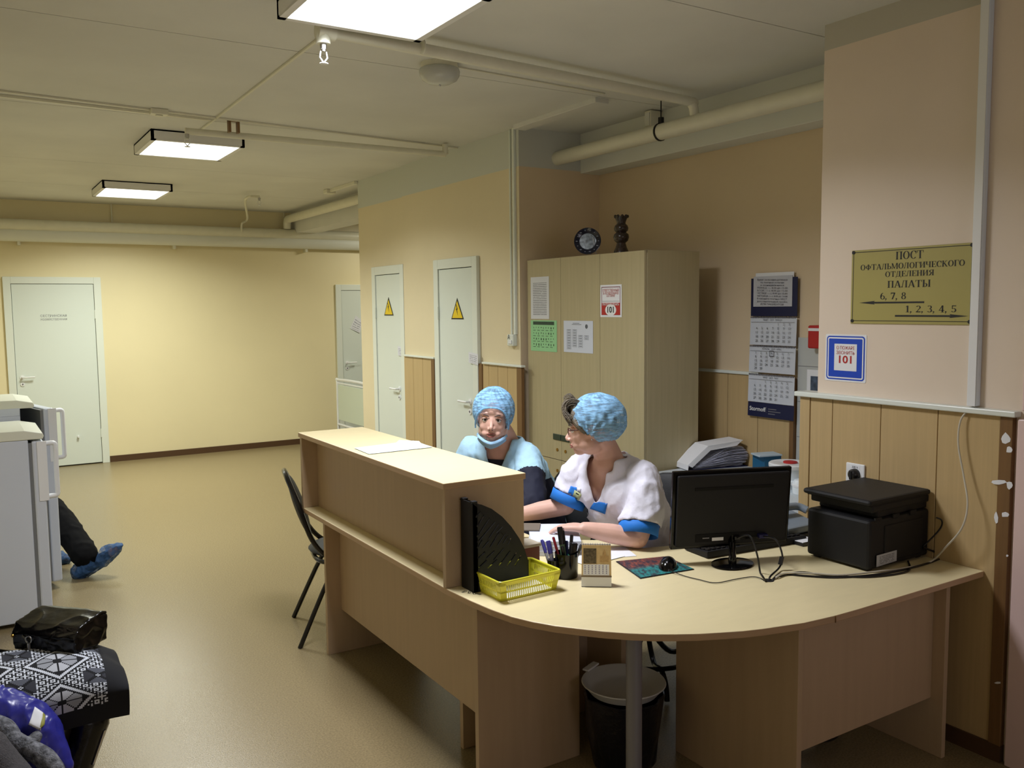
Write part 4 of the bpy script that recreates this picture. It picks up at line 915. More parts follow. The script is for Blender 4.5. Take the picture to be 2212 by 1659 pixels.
# pen cup
pc_ = pz(1230, 1252, Z); pc_ += Vector((.012, .035, 0))
cup = thing('pen_cup', 'black plastic cup holding pens beside the small calendar', 'cup', tuple(pc_))
MB().lathe([(.0, .001), (.041, .001), (.043, .004), (.0445, .095), (.0425, .095), (.041, .006), (0, .004)], pc_, 36).build('cup_body', m_blkg, cup, smooth=True)
MB().lathe([(.0, .001), (.022, .001), (.023, .07), (.0215, .07), (.021, .004)], pc_+Vector((-.047, .018, 0)), 24).build('side_pocket', m_blkg, cup, smooth=True)
m_clr = mat('clear_pen_plastic', (180, 190, 205), .15)
pens = [('lilac capped pen in the left pocket of the pen cup', (200, 205, 225), (90, 90, 190), 1170, 1166, -.05, .02, .0045),
        ('purple pen with a thick clear cap beside the lilac pen', (170, 170, 200), (70, 66, 150), 1184, 1168, -.045, .014, .007),
        ('thin red pen leaning left of the tall marker', (150, 40, 50), (150, 40, 50), 1195, 1160, -.02, .02, .004),
        ('tallest marker with a black cap and green clear barrel', (120, 160, 120), (20, 22, 24), 1209, 1138, -.005, .015, .0085),
        ('dark pen standing right of the tallest marker', (60, 66, 90), (24, 26, 34), 1216, 1146, .004, .02, .005),
        ('red and black pen leaning right in the pen cup', (150, 50, 44), (30, 26, 26), 1235, 1155, .02, .012, .005),
        ('fat black highlighter with a green band', (22, 24, 24), (16, 17, 18), 1240, 1172, .018, -.005, .0115),
        ('silver pen at the right edge of the pen cup', (150, 154, 160), (70, 74, 84), 1256, 1176, .03, .0, .0045),
        ('short black pen in the middle of the pen cup', (26, 26, 28), (26, 26, 28), 1214, 1180, .0, -.012, .005),
        ('blue pen between the markers in the pen cup', (50, 80, 150), (40, 60, 120), 1224, 1168, .012, .02, .004)]
for k, (lb, cb_, cc_, X_, Y_, dx, dy, r_) in enumerate(pens):
    r_ *= 1.35; base = pc_+RT0*dx*.55+Vector((0, 0, .012))+FW*dy*.4
    if dx < -.04: base = pc_+Vector((-.047, .018, .01))+RT0*(.008*(k-.5))
    base.z = Z+.012; dd = (base-EYE).dot(FW); top = at(X_, Y_, dd+dy)
    p_ = thing('marker' if r_ > .006 else 'pen', lb, 'pen', tuple(base), 0, 'pens in the black cup'); ax_ = (top-base)
    MB().tube([base, base+ax_*.05, base+ax_*.62], [r_*.4, r_*.9, r_*.9], 12).build('barrel', mat('pen_barrel_%d' % k, cb_, .25), p_, smooth=True)
    MB().tube([base+ax_*.62, base+ax_*.97, top], [r_, r_, r_*.8], 12).build('cap', mat('pen_cap_%d' % k, cc_, .25), p_, smooth=True)
    if k == 6: MB().tube([base+ax_*.50, base+ax_*.60], r_*1.02, 12).build('green_band', mat('green_band', (30, 130, 90), .4), p_, smooth=True)
    if k in (0, 3, 1): MB().tube([top-ax_*.02+RT0*r_*1.2, top-ax_*.30+RT0*r_*1.2], .0015, 6).build('clip', m_metal if k != 3 else m_blk, p_)
# desk calendar
A_, B_ = pz(1256, 1268, Z), pz(1321, 1269, Z); cu = (B_-A_); cw = cu.length; cu.normalize(); cn = Vector((cu.y, -cu.x, 0)); cn = cn if cn.dot(FW) < 0 else -cn
dc = thing('desk_calendar', 'small beige desk calendar with a picture and month sheet', 'calendar', tuple((A_+B_)/2))
def DC(a, b, h): return A_+cu*(a*cw)-cn*b+Vector((0, 0, h))
hC = .155
MB().prism([DC(0, 0, .001), DC(1, 0, .001), DC(1, .05, .001), DC(0, .05, .001)], (0, 0, .0015)).build('foot_card', m_navyp, dc)
m_beige = mat('beige_card', (216, 188, 136), .7, mottle=.08, mscale=40)
MB().prism([DC(0, 0, .002), DC(1, 0, .002), DC(.985, .024, hC), DC(.015, .024, hC)], -cn*.0012).build('front_card', m_white, dc)
MB().prism([DC(0, .05, .002), DC(1, .05, .002), DC(.985, .027, hC), DC(.015, .027, hC)], cn*.0012).build('back_card', m_beige, dc)
def DF(a, h, o=.0006): return DC(.5+(a-.5)*(1-.03*h/hC), .024*h/hC, h)+cn*o
def dfr(nm, m, a0, a1, h0, h1, o, th=.0008):
    h0 *= hC/.120; h1 = hC-.004 if nm == 'picture_sheet' else h1*hC/.120
    return MB().prism([DF(a0, h0, o), DF(a1, h0, o), DF(a1, h1, o), DF(a0, h1, o)], cn*th).build(nm, m, dc)
dfr('picture_sheet', m_beige, 0, 1, .030, hC-.004, .001, .002)
dfr('picture', mat('dark_icon_picture', (96, 84, 60), .6, mottle=.6, mscale=120), .06, .50, .066, .108, .0035)
dfr('dome_silhouette', mat('pale_brown_print', (190, 156, 104), .7, mottle=.15, mscale=120), .62, .92, .070, .088, .0035)
MB().prism([DF(.70, .1135, .0035), DF(.84, .1135, .0035), DF(.82, .126, .0035), DF(.77, .137, .0035), DF(.72, .126, .0035)], cn*.0008).build('dome_silhouette', mat('pale_brown_print', (190, 156, 104)), dc)
dfr('month_sheet', m_paper, .05, .93, .034, .064, .0035)
g = MB()
for c_ in range(7):
    for r_ in range(5):
        a = .10+c_*.12; h = .076-r_*.0065; g.prism([DF(a, h, .0045), DF(a+.035, h, .0045), DF(a+.035, h+.0028, .0045), DF(a, h+.0028, .0045)], cn*.0003)
g.build('printed_dates', mat('date_ink', (110, 104, 150), .7), dc)
dfr('stand_edge', mat('date_edge', (120, 104, 80), .6), -.01, 1.01, .029, .033, .003, .003)
g = MB()
for k in range(12):
    c0 = DC(.06+.08*k, .026, hC-.003); g.tube([c0+Vector((0, 0, .006*math.sin(q)))+cn*.006*math.cos(q) for q in [k_*math.pi/4 for k_ in range(8)]], .0009, 5, True)
o = g.build('wire_binding', m_metal, dc)
# index box, tray, paper stacks
ib = thing('index_box', 'reddish brown card box with a pale lid behind the magazine holder', 'box', (1.90, 2.86, Z))
c0 = pz(1130, 1225, Z); MB().box(1.80, 1.885, 2.80, 2.89, Z, Z+.085).build('box_body', mat('red_brown_card', (112, 50, 30), .5), ib, bevel=.002)
MB().box(1.797, 1.89, 2.797, 2.893, Z+.085, Z+.097).build('box_lid', mat('pale_lid', (190, 180, 160), .6), ib, bevel=.002)
gb = pz(1138, 1150, Z); gb = Vector((1.90, 3.20, Z)); o = thing('grey_organizer', 'small grey organizer box on the desk by the counter corner', 'box', tuple(gb))
MB().box(1.83, 1.95, 3.16, 3.26, Z, Z+.085).build('organizer_shell', mat('taupe_plastic', (116, 108, 100), .5), o, bevel=.003)
MB().box(1.84, 1.94, 3.17, 3.25, Z+.0851, Z+.087).build('organizer_top', mat('taupe_plastic2', (90, 84, 78), .5), o)
S0 = pz(1195, 1166, Z+.03); S0.z = 0; su = Vector((.80, -.60, 0)); sv = Vector((.60, .80, 0))
m_psd = mat('paper_stack_side', (206, 212, 226), .8, mottle=.12, mscale=4, grain=(1, 1, 300))
zc = Z
for k, (th, lb) in enumerate(((.022, 'bottom white paper pile in the stack before the nurse in white'), (.020, 'middle white paper pile in the stack before the nurse in white'), (.018, 'topmost white paper pile under the hand of the nurse in white'))):
    a = math.radians(4*k-3); u_ = su*math.cos(a)+sv*math.sin(a); v_ = sv*math.cos(a)-su*math.sin(a)
    o = MB().obox(S0+Vector((.004*k, .003*k, zc+th/2+.0005)), u_*.105, v_*.148, Vector((0, 0, th/2-.0004))).build('paper_stack', m_psd, None, bevel=.001); zc += th
    tag(o, lb, 'paper', None)
for k, (cx, cy, an, lb) in enumerate(((2.22, 2.80, -20, 'loose white sheet sticking out by the elbow of the nurse in white'), (2.14, 2.78, 5, 'loose white sheets right of the paper stack'))):
    a = math.radians(an); u_ = Vector((math.cos(a), math.sin(a), 0))*.105; v_ = Vector((-math.sin(a), math.cos(a), 0))*.07; c_ = Vector((cx, cy, Z+.001+.0015*k))
    o = quad('paper_sheet', m_paper, None, [c_-u_-v_, c_+u_-v_, c_+u_+v_, c_-u_+v_]); tag(o, lb, 'paper')
c_ = S0+Vector((-.04, .13, zc+.004)); o = MB().obox(c_, su*.05, sv*.06, (0, 0, .003)).build('notebook', mat('tan_card', (112, 102, 90), .6), None, bevel=.001); tag(o, 'small taupe notebook on top of the paper pile beside the nurse hand', 'notebook')
# coil of wire doodle = small spring of paper clips by the holder
pw = pz(1003, 1278, Z+.0015)
for k, (dx, dy) in enumerate(((0, 0), (.012, -.016), (.020, -.034), (.030, -.050))):
    a = .4+k*.5; c_ = pw+Vector((dx, dy, 0)); u_ = Vector((math.cos(a), math.sin(a), 0)); v_ = Vector((-u_.y, u_.x, 0))
    pts = [c_+u_*x_+v_*y_ for x_, y_ in ((-.012, .004), (.010, .004), (.013, 0), (.010, -.004), (-.010, -.004), (-.012, -.001), (-.009, .002), (.006, .002))]
    o = MB().tube(pts, .0006, 5).build('paper_clip', m_ink, None); tag(o, 'thin wire paper clip lying by the foot of the magazine holder', 'clip', 'paper clips by the magazine holder')
# mouse pad and mouse
P4 = [pz(1330, 1214, Z), pz(1383, 1251, Z), pz(1500, 1231, Z), pz(1440, 1203, Z)]
def padmat():
    m = bpy.data.materials.new('mouse_pad_print'); m.use_nodes = True; nt = m.node_tree; b = nt.nodes['Principled BSDF']; b.inputs['Roughness'].default_value = .6
    tc = nt.nodes.new('ShaderNodeTexCoord'); mp = nt.nodes.new('ShaderNodeMapping'); mp.inputs['Scale'].default_value = (4, 9, 1); nt.links.new(tc.outputs['UV'], mp.inputs[0])
    n = nt.nodes.new('ShaderNodeTexNoise'); n.inputs['Scale'].default_value = 1.4; n.inputs['Detail'].default_value = 8; n.inputs['Roughness'].default_value = .75; nt.links.new(mp.outputs[0], n.inputs['Vector'])
    s = nt.nodes.new('ShaderNodeSeparateXYZ'); nt.links.new(tc.outputs['UV'], s.inputs[0])
    r1 = nt.nodes.new('ShaderNodeValToRGB'); e = r1.color_ramp.elements; e[0].position = .42; e[0].color = lin((40, 34, 50)); e[1].position = .56; e[1].color = lin((30, 130, 128))
    r2 = nt.nodes.new('ShaderNodeValToRGB'); e = r2.color_ramp.elements; e[0].position = .45; e[0].color = lin((42, 36, 50)); e[1].position = .62; e[1].color = lin((150, 70, 48))
    for r in (r1, r2): nt.links.new(n.outputs[0], r.inputs[0])
    mx = nt.nodes.new('ShaderNodeMix'); mx.data_type = 'RGBA'; st = nt.nodes.new('ShaderNodeMapRange'); st.inputs[1].default_value = .45; st.inputs[2].default_value = .6
    nt.links.new(s.outputs[0], st.inputs[0]); nt.links.new(st.outputs[0], mx.inputs[0]); nt.links.new(r2.outputs[0], mx.inputs[6]); nt.links.new(r1.outputs[0], mx.inputs[7])
    nt.links.new(mx.outputs[2], b.inputs['Base Color']); return m
def up(p, h): return [Vector((q.x, q.y, h)) for q in p]
mp_ = thing('mouse_pad', 'mouse pad printed in teal and rusty red under the mouse', 'mouse pad', tuple((P4[0]+P4[2])/2))
MB().prism(up(P4, Z+.0005), (0, 0, .003)).build('pad_base', m_blk, mp_, bevel=.0015)
cP = (P4[0]+P4[2])/2; ins = [cP+(q-cP)*.965 for q in P4]; quad('pad_print', padmat(), mp_, [Vector((q.x, q.y, Z+.0036)) for q in (ins[0], ins[1], ins[2], ins[3])])
mc = pz(1441, 1232, Z); mu = (EYE-mc); mu.z = 0; mu.normalize(); mu = (mu*.95-RT0*.1).normalized(); ml = Vector((-mu.y, mu.x, 0)); mc -= mu*.03
ms = thing('computer_mouse', 'black computer mouse on the printed mouse pad', 'mouse', tuple(mc))
Mm = Matrix((ml, mu, Vector((0, 0, 1)))).transposed()
g = MB(); g.ball((0, 0, 0), (.036, .062, .040), 24, 16)
vv_ = []
for v in g.v: v.z = max(v.z, 0); 
g.v = [Vector((mc.x, mc.y, Z+.0045))+Mm @ v for v in g.v]; g.build('mouse_shell', m_blkg, ms, smooth=True)
wc = Vector((mc.x, mc.y, Z+.0045))+Mm @ Vector((0, .036, .024)); MB().lathe([(.0, -.003), (.008, -.003), (.008, .003), (0, .003)], (0, 0, 0), 16).build
g = MB(); g.tube([wc-ml*.003, wc+ml*.003], .009, 16); g.build('scroll_wheel', m_pole, ms, smooth=True)
# monitor (seen from behind)
mo = thing('monitor', 'black flat computer monitor seen from behind on a round stand', 'monitor', tuple(pz(1582, 1222, Z)))
bc_ = pz(1582, 1220, Z); mb0 = bc_.copy(); dB = (bc_-EYE).dot(FW)
tl, tr, brr, bl2 = at(1457, 1024, dB-.03), at(1713, 1000, dB+.06), at(1700, 1168, dB+.075), at(1447, 1199, dB-.02)
ux = ((tr-tl)+(brr-bl2)).normalized(); ux.z = 0; ux.normalize(); 
Lm = ((tr-tl).dot(ux)+(brr-bl2).dot(ux))/2; Cc = (tl+tr+brr+bl2)/4
nb = Vector((ux.y, -ux.x, 0)); nb = nb if nb.dot(FW) < 0 else -nb; tilt = math.radians(5)
uz = (Vector((0, 0, 1))*math.cos(tilt)-nb*math.sin(tilt)*-1*1).normalized(); Hm = ((tl-bl2).length+(tr-brr).length)/2
nb2 = uz.cross(ux); nb2 = nb2 if nb2.dot(FW) < 0 else -nb2
def MP(a, b, c): return Cc+ux*(a*Lm/2)+uz*(b*Hm/2)+nb2*c
MB().obox(MP(0, 0, .006), ux*Lm*.47, uz*Hm*.455, nb2*.009).build('back_cover', m_blkm, mo, bevel=.006)
MB().obox(MP(0, 0, -.012), ux*Lm/2, uz*Hm/2, nb2*.010).build('screen_housing', m_blkg, mo, bevel=.004)
MB().obox(MP(0, 0, -.0235), ux*Lm*.48, uz*Hm*.46, nb2*.001).build('screen_glass', m_blkg, mo)
MB().obox(MP(.0, .56, .016), ux*Lm*.33, uz*.006, nb2*.0015).build('vent_slot', mat('pure_black', (5, 5, 6), .9), mo)
MB().obox(MP(-.10, -.70, .014), ux*Lm*.26, uz*.016, nb2*.0035).build('connector_bay', mat('pure_black', (5, 5, 6)), mo)
MB().obox(MP(.25, -.76, .018), ux*Lm*.12, uz*.004, nb2*.002).build('port_lip', m_blkg, mo)
MB().obox(MP(-.25, -.74, .0185), ux*.024, uz*.0065, nb2*.0006).build('white_sticker', m_paper, mo)
MB().obox(MP(-.45, -.70, .0185), ux*.014, uz*.002, nb2*.0005).build('grey_sticker', m_pole, mo)
col = bc_; MB().tube([Vector((bc_.x, bc_.y, Z+.008)), Vector((bc_.x, bc_.y, Z+.05)), MP(0.02, -.78, -.0)], [.03, .022, .026], 12, False, 4, .6).build('stand_neck', m_blkg, mo, smooth=True)
MB().lathe([(.088, 0), (.092, .004), (.090, .008), (.06, .012), (.03, .014), (0, .014)], (bc_.x, bc_.y, Z), 48, 'Z', 1.0, .8).build('stand_base', m_blkg, mo, smooth=True)
# keyboard
K4 = [pz(1528, 1208, Z), pz(1742, 1171, Z), pz(1702, 1148, Z)+Vector((.0, .02, 0)), pz(1490, 1180, Z)]
ku = (K4[1]-K4[0]); kl = ku.length; ku.normalize(); kv = Vector((-ku.y, ku.x, 0)); kv = kv if kv.dot(FW) > 0 else -kv
ky = thing('keyboard', 'black computer keyboard behind the monitor', 'keyboard', tuple(K4[0]))
def KB(a, b, h): return K4[0]+ku*a+kv*b+Vector((0, 0, h))
g = MB(); g.prism([KB(0, 0, .003), KB(0, .15, .003), KB(0, .15, .016), KB(0, .0, .030)], ku*kl); g.build('keyboard_case', m_blkm, ky, bevel=.003)
nk = 0
kmesh = None
for r_ in range(5):
    for c_ in range(20):
        if 14 <= c_ <= 14: continue
        a0 = .014+c_*(kl-.028)/20; b0 = .016+r_*.0245; h0 = .030-.014*b0/.15
        if kmesh is None:
            o = MB().box(0, .0175, 0, .0195, 0, .007).build('key', m_blk, ky, local=True, bevel=.0015); kmesh = o
        else: o = kmesh.copy(); C.objects.link(o)
        p_ = wmat(ky).inverted() @ KB(a0, b0, h0-.001); o.matrix_basis = Matrix.Translation(p_) @ Matrix((ku, kv, Vector((0, 0, 1)))).transposed().to_4x4()
# printer
pr_ = thing('printer', 'black laser printer with a sloped notch beside the wall socket', 'printer', (3.05, 2.2, Z))
XA, XB2, YA, YB2, HP = 2.872, 3.254, 2.030, 2.345, .288
YA2 = YA
def PRB(nm, *a, m=m_blkm, bevel=.006): return B(nm, m, pr_, *a, bevel=bevel)
zt_p = px(1743, 1090, XA).z
cnr = pz(1879, 1236, Z)
PRB('printer_body', XA, XB2, YA, 2.32, Z+.008, Z+.200, bevel=.012)
PRB('paper_path', XA+.06, XB2, YA+.012, 2.31, Z+.200, Z+.238)
PRB('scanner_deck', XA+.02, XB2, YA+.004, 2.32, Z+.226, Z+.256)
PRB('scanner_lid', XA-.012, XB2-.004, YA-.008, 2.335, Z+.258, Z+.280, bevel=.010)
PRB('lid_gap', XA, XB2-.01, YA+.004, 2.32, Z+.255, Z+.259, m=m_black, bevel=0)
for k in range(3): PRB('rear_latch', XA+.03+.11*k, XA+.07+.11*k, YA-.003, YA+.004, Z+.198-.004*k, Z+.208, m=m_black, bevel=.001)
PRB('rear_door', XA+.09, XB2-.05, YA-.004, YA+.002, Z+.03, Z+.17, bevel=.003)
PRB('foot', XA+.02, XA+.05, YA+.02, YA+.05, Z, Z+.009, m=m_blk, bevel=0); PRB('foot', XB2-.05, XB2-.02, YA+.02, YA+.05, Z, Z+.009, m=m_blk, bevel=0)
PRB('foot', XA+.02, XA+.05, 2.27, 2.30, Z, Z+.009, m=m_blk, bevel=0); PRB('foot', XB2-.05, XB2-.02, 2.27, 2.30, Z, Z+.009, m=m_blk, bevel=0)
l0, l1 = py(1893, 1225, YA-.005), py(1937, 1188, YA-.005)
q = quad('rating_label', print_mat('rating_print', (176, 178, 182), (70, 70, 74), 7, .55, 12), pr_, [(l0.x, YA-.005, l0.z), (l1.x, YA-.005, l0.z+.004), (l1.x, YA-.005, l1.z), (l0.x, YA-.005, l1.z-.002)])
# grey phone/fax device, notebook by printer
ph = thing('grey_telephone', 'grey desk telephone between the monitor and the printer', 'telephone', (3.1, 2.6, Z))
g0 = Vector((3.13, 2.52, 0))
MB().box(2.96, 3.19, 2.49, 2.69, Z+.001, Z+.022).build('phone_base', m_blkm, ph, bevel=.004)
MB().prism([(2.97, 2.50, Z+.022), (2.97, 2.68, Z+.022), (2.97, 2.68, Z+.095), (2.97, 2.50, Z+.055)], (.20, 0, 0)).build('phone_body', m_greyd, ph, bevel=.008)
MB().tube([(2.98, 2.56, Z+.10), (3.00, 2.60, Z+.115), (3.14, 2.60, Z+.115), (3.17, 2.56, Z+.10)], .017, 12, False, 5).build('handset', m_greyd, ph, smooth=True)
nb_ = thing('white_notepad', 'black edged notepad with a white page left of the printer', 'notepad', tuple(pz(1735, 1182, Z)))
n0 = pz(1722, 1178, Z); MB().box(n0.x, n0.x+.10, n0.y-.03, n0.y+.05, Z+.0005, Z+.015).build('notepad_base', m_blk, nb_, bevel=.002); B('white_page', m_paper, nb_, n0.x+.005, n0.x+.095, n0.y-.027, n0.y+.045, Z+.015, Z+.017)

# cables
def cable(label, pts, r, m, seg=8, sm=6):
    return tag(MB().tube(pts, r, seg, False, sm).build('cable', m, None, smooth=True), label, 'cable')
zc_ = Z+.004
hole = pz(1660, 1254, Z); vga = MP(.50, -.72, .03); pw_ = MP(.06, -.72, .028)
MB().obox(MP(.50, -.71, .026), ux*.019, uz*.008, nb2*.012).build('video_plug', mat('plug_blue', (30, 30, 90), .4), mo, bevel=.003)
MB().obox(MP(.06, -.72, .024), ux*.012, uz*.008, nb2*.010).build('power_plug', m_blk, mo, bevel=.003)
m_cb = mat('cable_black', (18, 18, 20), .4); m_cw = mat('cable_cream', (196, 190, 172), .45)
cable('black power cable curving down from the monitor to the desk hole', [pw_, at(1620, 1158, dB-.11), at(1636, 1200, dB-.13), at(1642, 1236, dB-.12), Vector((hole.x-.03, hole.y, Z+.02)), Vector((hole.x, hole.y, Z-.02))], .0035, m_cb)
v1 = at(1676, 1166, dB-.06); v2 = at(1690, 1200, dB-.08); v3 = at(1684, 1225, dB-.085)
cable('black video cable with a ferrite bead behind the monitor', [vga, v1, v2, v3, Vector((hole.x+.012, hole.y+.004, Z+.01)), Vector((hole.x+.005, hole.y, Z-.02))], .0035, m_cb)
o = MB().tube([v2+(v3-v2)*.1, v2+(v3-v2)*.8], .0085, 12).build('ferrite_bead', m_blk, mo, smooth=True)
mt = Vector((mc.x, mc.y, Z+.012))+mu*.052
cable('thin black mouse cable wandering across the desk', [mt, pz(1475, 1243, zc_), pz(1510, 1252, zc_), pz(1546, 1259, zc_), pz(1590, 1251, zc_), pz(1625, 1246, zc_), pz(1645, 1250, zc_), Vector((hole.x-.012, hole.y, Z-.01))], .0018, m_cb)
MB().lathe([(.02, 0), (.02, .0012), (.0, .0012)], Vector((hole.x, hole.y, Z)), 24).build('cable_hole', m_black, dk)
cable('cream cable falling from the wall duct to the desk and along it', [px(2106, 882, W-.03), px(2088, 890, W-.035), px(2074, 912, W-.045), px(2070, 960, W-.055), px(2082, 1030, W-.06), px(2090, 1090, W-.08), px(2078, 1140, W-.10)]+[px(2045, 1180, W-.10)]+[pz(2010, 1213, zc_+.003), pz(1960, 1226, zc_+.003), pz(1900, 1234, zc_+.006), pz(1820, 1242, zc_+.006), pz(1760, 1239, zc_+.006), pz(1700, 1238, zc_+.006), pz(1678, 1246, zc_+.004), Vector((hole.x+.02, hole.y, Z-.01))], .0036, m_cw)
cable('black cable lying along the desk in front of the printer', [(3.20, 2.02, Z+.05), pz(2035, 1202, zc_), pz(1990, 1221, zc_), pz(1900, 1240, zc_), pz(1810, 1247, zc_), pz(1740, 1244, zc_), pz(1690, 1240, zc_), pz(1672, 1250, zc_), Vector((hole.x+.01, hole.y-.01, Z-.01))], .0042, m_cb)
cable('second black cable twisted beside the cream cable on the desk', [(3.12, 2.03, Z+.005), pz(1960, 1234, zc_), pz(1880, 1246, zc_), pz(1790, 1243, zc_), pz(1730, 1236, zc_), pz(1690, 1243, zc_), Vector((hole.x, hole.y+.012, Z-.01))], .0036, m_cb)
cable('black cable drooping at the right side of the printer', [px(2022, 1118, 3.235), px(2034, 1124, 3.25), px(2032, 1140, 3.255), px(2010, 1165, 3.23), px(1985, 1188, 3.20)], .003, m_cb)
for k, rr_ in enumerate((.10, .13, .08)):
    pts = [Vector((2.75+.05*k+rr_*math.cos(q)*1.3, 2.28+rr_*math.sin(q), .012+.012*k+.012*math.sin(q*3+k))) for q in [j*.5 for j in range(16)]]
    cable(('outer loop of black cable on the floor under the desk', 'wide tangled loop of black cable on the floor under the desk', 'small topmost coil of black cable on the floor under the desk')[k], pts, .006, m_cb, 6, 3)
# bin
bn = thing('waste_bin', 'black bag lined waste bin under the rounded desk end', 'bin', (2.13, 2.66-.02, 0)); bnc = Vector((2.13, 2.62, 0))
bnc = at(1347, 1520, 3.33); bnc.z = 0
pr0 = [(.105, 0), (.118, .02), (.135, .15), (.15, .27), (.152, .285), (.146, .288), (.13, .15), (.0, .14)]
g = MB(); g.lathe(pr0, bnc, 40)
for v in g.v:
    d = v-bnc; q = math.atan2(d.y, d.x); k = 1+.035*math.sin(q*7+v.z*20)+.02*math.sin(q*13); v.x = bnc.x+d.x*k; v.y = bnc.y+d.y*k
g.build('bag_liner', mat('black_bag_film', (12, 13, 22), .3, bump=.4, bscale=30), bn, smooth=True)
bs_ = thing('plastic_basin', 'shallow white plastic basin resting on the black waste bin', 'basin', (bnc.x, bnc.y, .29)); b0 = Vector((bnc.x, bnc.y, .289))
MB().lathe([(0, .004), (.10, .004), (.125, .012), (.152, .040), (.158, .042), (.160, .038), (.150, .030), (.128, .002), (.10, -.002), (0, -.002)], b0, 48).build('basin_bowl', mat('grey_white_plastic', (190, 192, 192), .35), bs_, smooth=True)
MB().obox(b0+Vector((-.03, .165, .045)), (.035, .01, .004), (-.004, .014, 0), (0, 0, .004)).build('basin_handle', m_white, bs_, bevel=.003)

# ============================================================ PEOPLE
def loftE(mb, secs, s_dir, seg=28):                              # secs: (centre, half width along s, half depth); cross-sections normal to the path
    s_dir = Vector(s_dir).normalized(); P = [Vector(q[0]) for q in secs]
    Pa, _ = catmull(P, [0]*len(P), 5); ra = []; rb = []
    for i in range(len(P)-1):
        for j in range(5): t = j/5; t = t*t*(3-2*t); ra.append(secs[i][1]*(1-t)+secs[i+1][1]*t); rb.append(secs[i][2]*(1-t)+secs[i+1][2]*t)
    ra.append(secs[-1][1]); rb.append(secs[-1][2]); n = len(Pa); vs = []; fs = []
    for i, p in enumerate(Pa):
        t = (Pa[min(i+1, n-1)]-Pa[max(i-1, 0)]).normalized(); s = (s_dir-t*s_dir.dot(t)).normalized(); f = s.cross(t)
        for k in range(seg): q = 2*math.pi*k/seg; vs.append(p+s*math.cos(q)*ra[i]+f*math.sin(q)*rb[i])
    for i in range(n-1):
        for k in range(seg): fs.append((i*seg+k, i*seg+(k+1) % seg, (i+1)*seg+(k+1) % seg, (i+1)*seg+k))
    fs += [list(range(seg))[::-1], [(n-1)*seg+k for k in range(seg)]]; return mb.add(vs, fs)
def limb(mb, pts, rs, seg=14, flat=1): mb.tube(pts, rs, seg, False, 5, flat); mb.ball(pts[0], rs[0]*.98, 12, 8); mb.ball(pts[-1], rs[-1]*.98, 12, 8)
def frame_of(f, upv=(0, 0, 1)):
    f = Vector(f).normalized(); s = f.cross(Vector(upv)).normalized(); u = s.cross(f); return Matrix((s, f, u)).transposed()
def head_shape(mb, c, M, mouth_open=0, k=1.0):
    def L(x, y, z): return c+M @ Vector((x*k, y*k, z*k))
    def E_(x, y, z, a, b, d): mb.ball(L(x, y, z), (a*k, b*k, d*k), 22, 14, M)
    E_(0, -.012, .036, .076, .096, .088); E_(0, .030, -.018, .064, .062, .086); E_(0, .010, -.01, .068, .07, .07)
    E_(0, .056, -.090, .026, .028, .022)
    for s in (-1, 1):
        E_(s*.039, .020, -.062, .027, .042, .034); E_(s*.034, .050, -.034, .026, .030, .030); E_(s*.028, .073, .026, .030, .016, .010)
        E_(s*.077, -.006, -.012, .009, .019, .030); E_(s*.082, -.012, .0, .007, .015, .016); E_(s*.0115, .096, -.040, .0068, .010, .0065)
        E_(s*.026, .062, -.066, .022, .022, .020)
    mb.tube([L(0, .082, .014), L(0, .092, -.010), L(0, .108, -.034)], [.007*k, .0078*k, .0098*k], 12, False, 4); mb.ball(L(0, .1055, -.036), .0100*k, 12, 8)
    E_(0, .080, -.050, .020, .014, .012)
    E_(0, .0865, -.0625-.001*mouth_open, .0215, .011, .0055); E_(0, .0835, -.0735-.004*mouth_open, .018, .011, .0062)
    E_(0, .006, -.07, .05, .055, .045)
    return L
def finish_head(root, c, M, L, mouth_open, brow_m, k=1.0, lids=True):
    MB().tube([L(-.022, .0835, -.0665), L(-.010, .0930, -.0625), L(0, .0950, -.0640), L(.010, .0930, -.0625), L(.022, .0835, -.0665)], [.0012*k, .0034*k, .0032*k, .0034*k, .0012*k], 8, False, 4).build('lip', m_lip, root, smooth=True)
    MB().tube([L(-.020, .0830, -.0690-.002*mouth_open), L(-.010, .0905, -.0735-.003*mouth_open), L(0, .0925, -.0750-.003*mouth_open), L(.010, .0905, -.0735-.003*mouth_open), L(.020, .0830, -.0690-.002*mouth_open)], [.0012*k, .0036*k, .0042*k, .0036*k, .0012*k], 8, False, 4).build('lip', m_lip, root, smooth=True)
    for s in (-1, 1):
        MB().ball(L(s*.031, .0748, .0080), (.0165*k, .0135*k, .0078*k), 16, 10, M).build('eyelid', m_skin, root, smooth=True)
        e = MB(); e.ball(L(s*.031, .0745, .002), .0140*k, 18, 12, M); eo = e.build('eye', m_eyew, root, smooth=True)
        i_ = MB(); i_.ball(L(s*.031, .0852, .002), (.0066*k, .0042*k, .0066*k), 14, 8, M); i_.build('iris', m_iris, eo, smooth=True)
        MB().tube([L(s*.0175, .083, .000), L(s*.024, .0885, .0075), L(s*.032, .0892, .0088), L(s*.040, .0855, .0065), L(s*.046, .080, .002)], [.0011*k, .0018*k, .002*k, .0018*k, .001*k], 6, False, 3).build('eyelashes', m_iris, eo)
        MB().tube([L(s*.014, .0905, .020), L(s*.026, .0925, .026), L(s*.038, .087, .0265), L(s*.050, .077, .021)], [.0016*k, .0026*k, .0024*k, .001*k], 6, False, 3).build('eyebrow', brow_m, root)
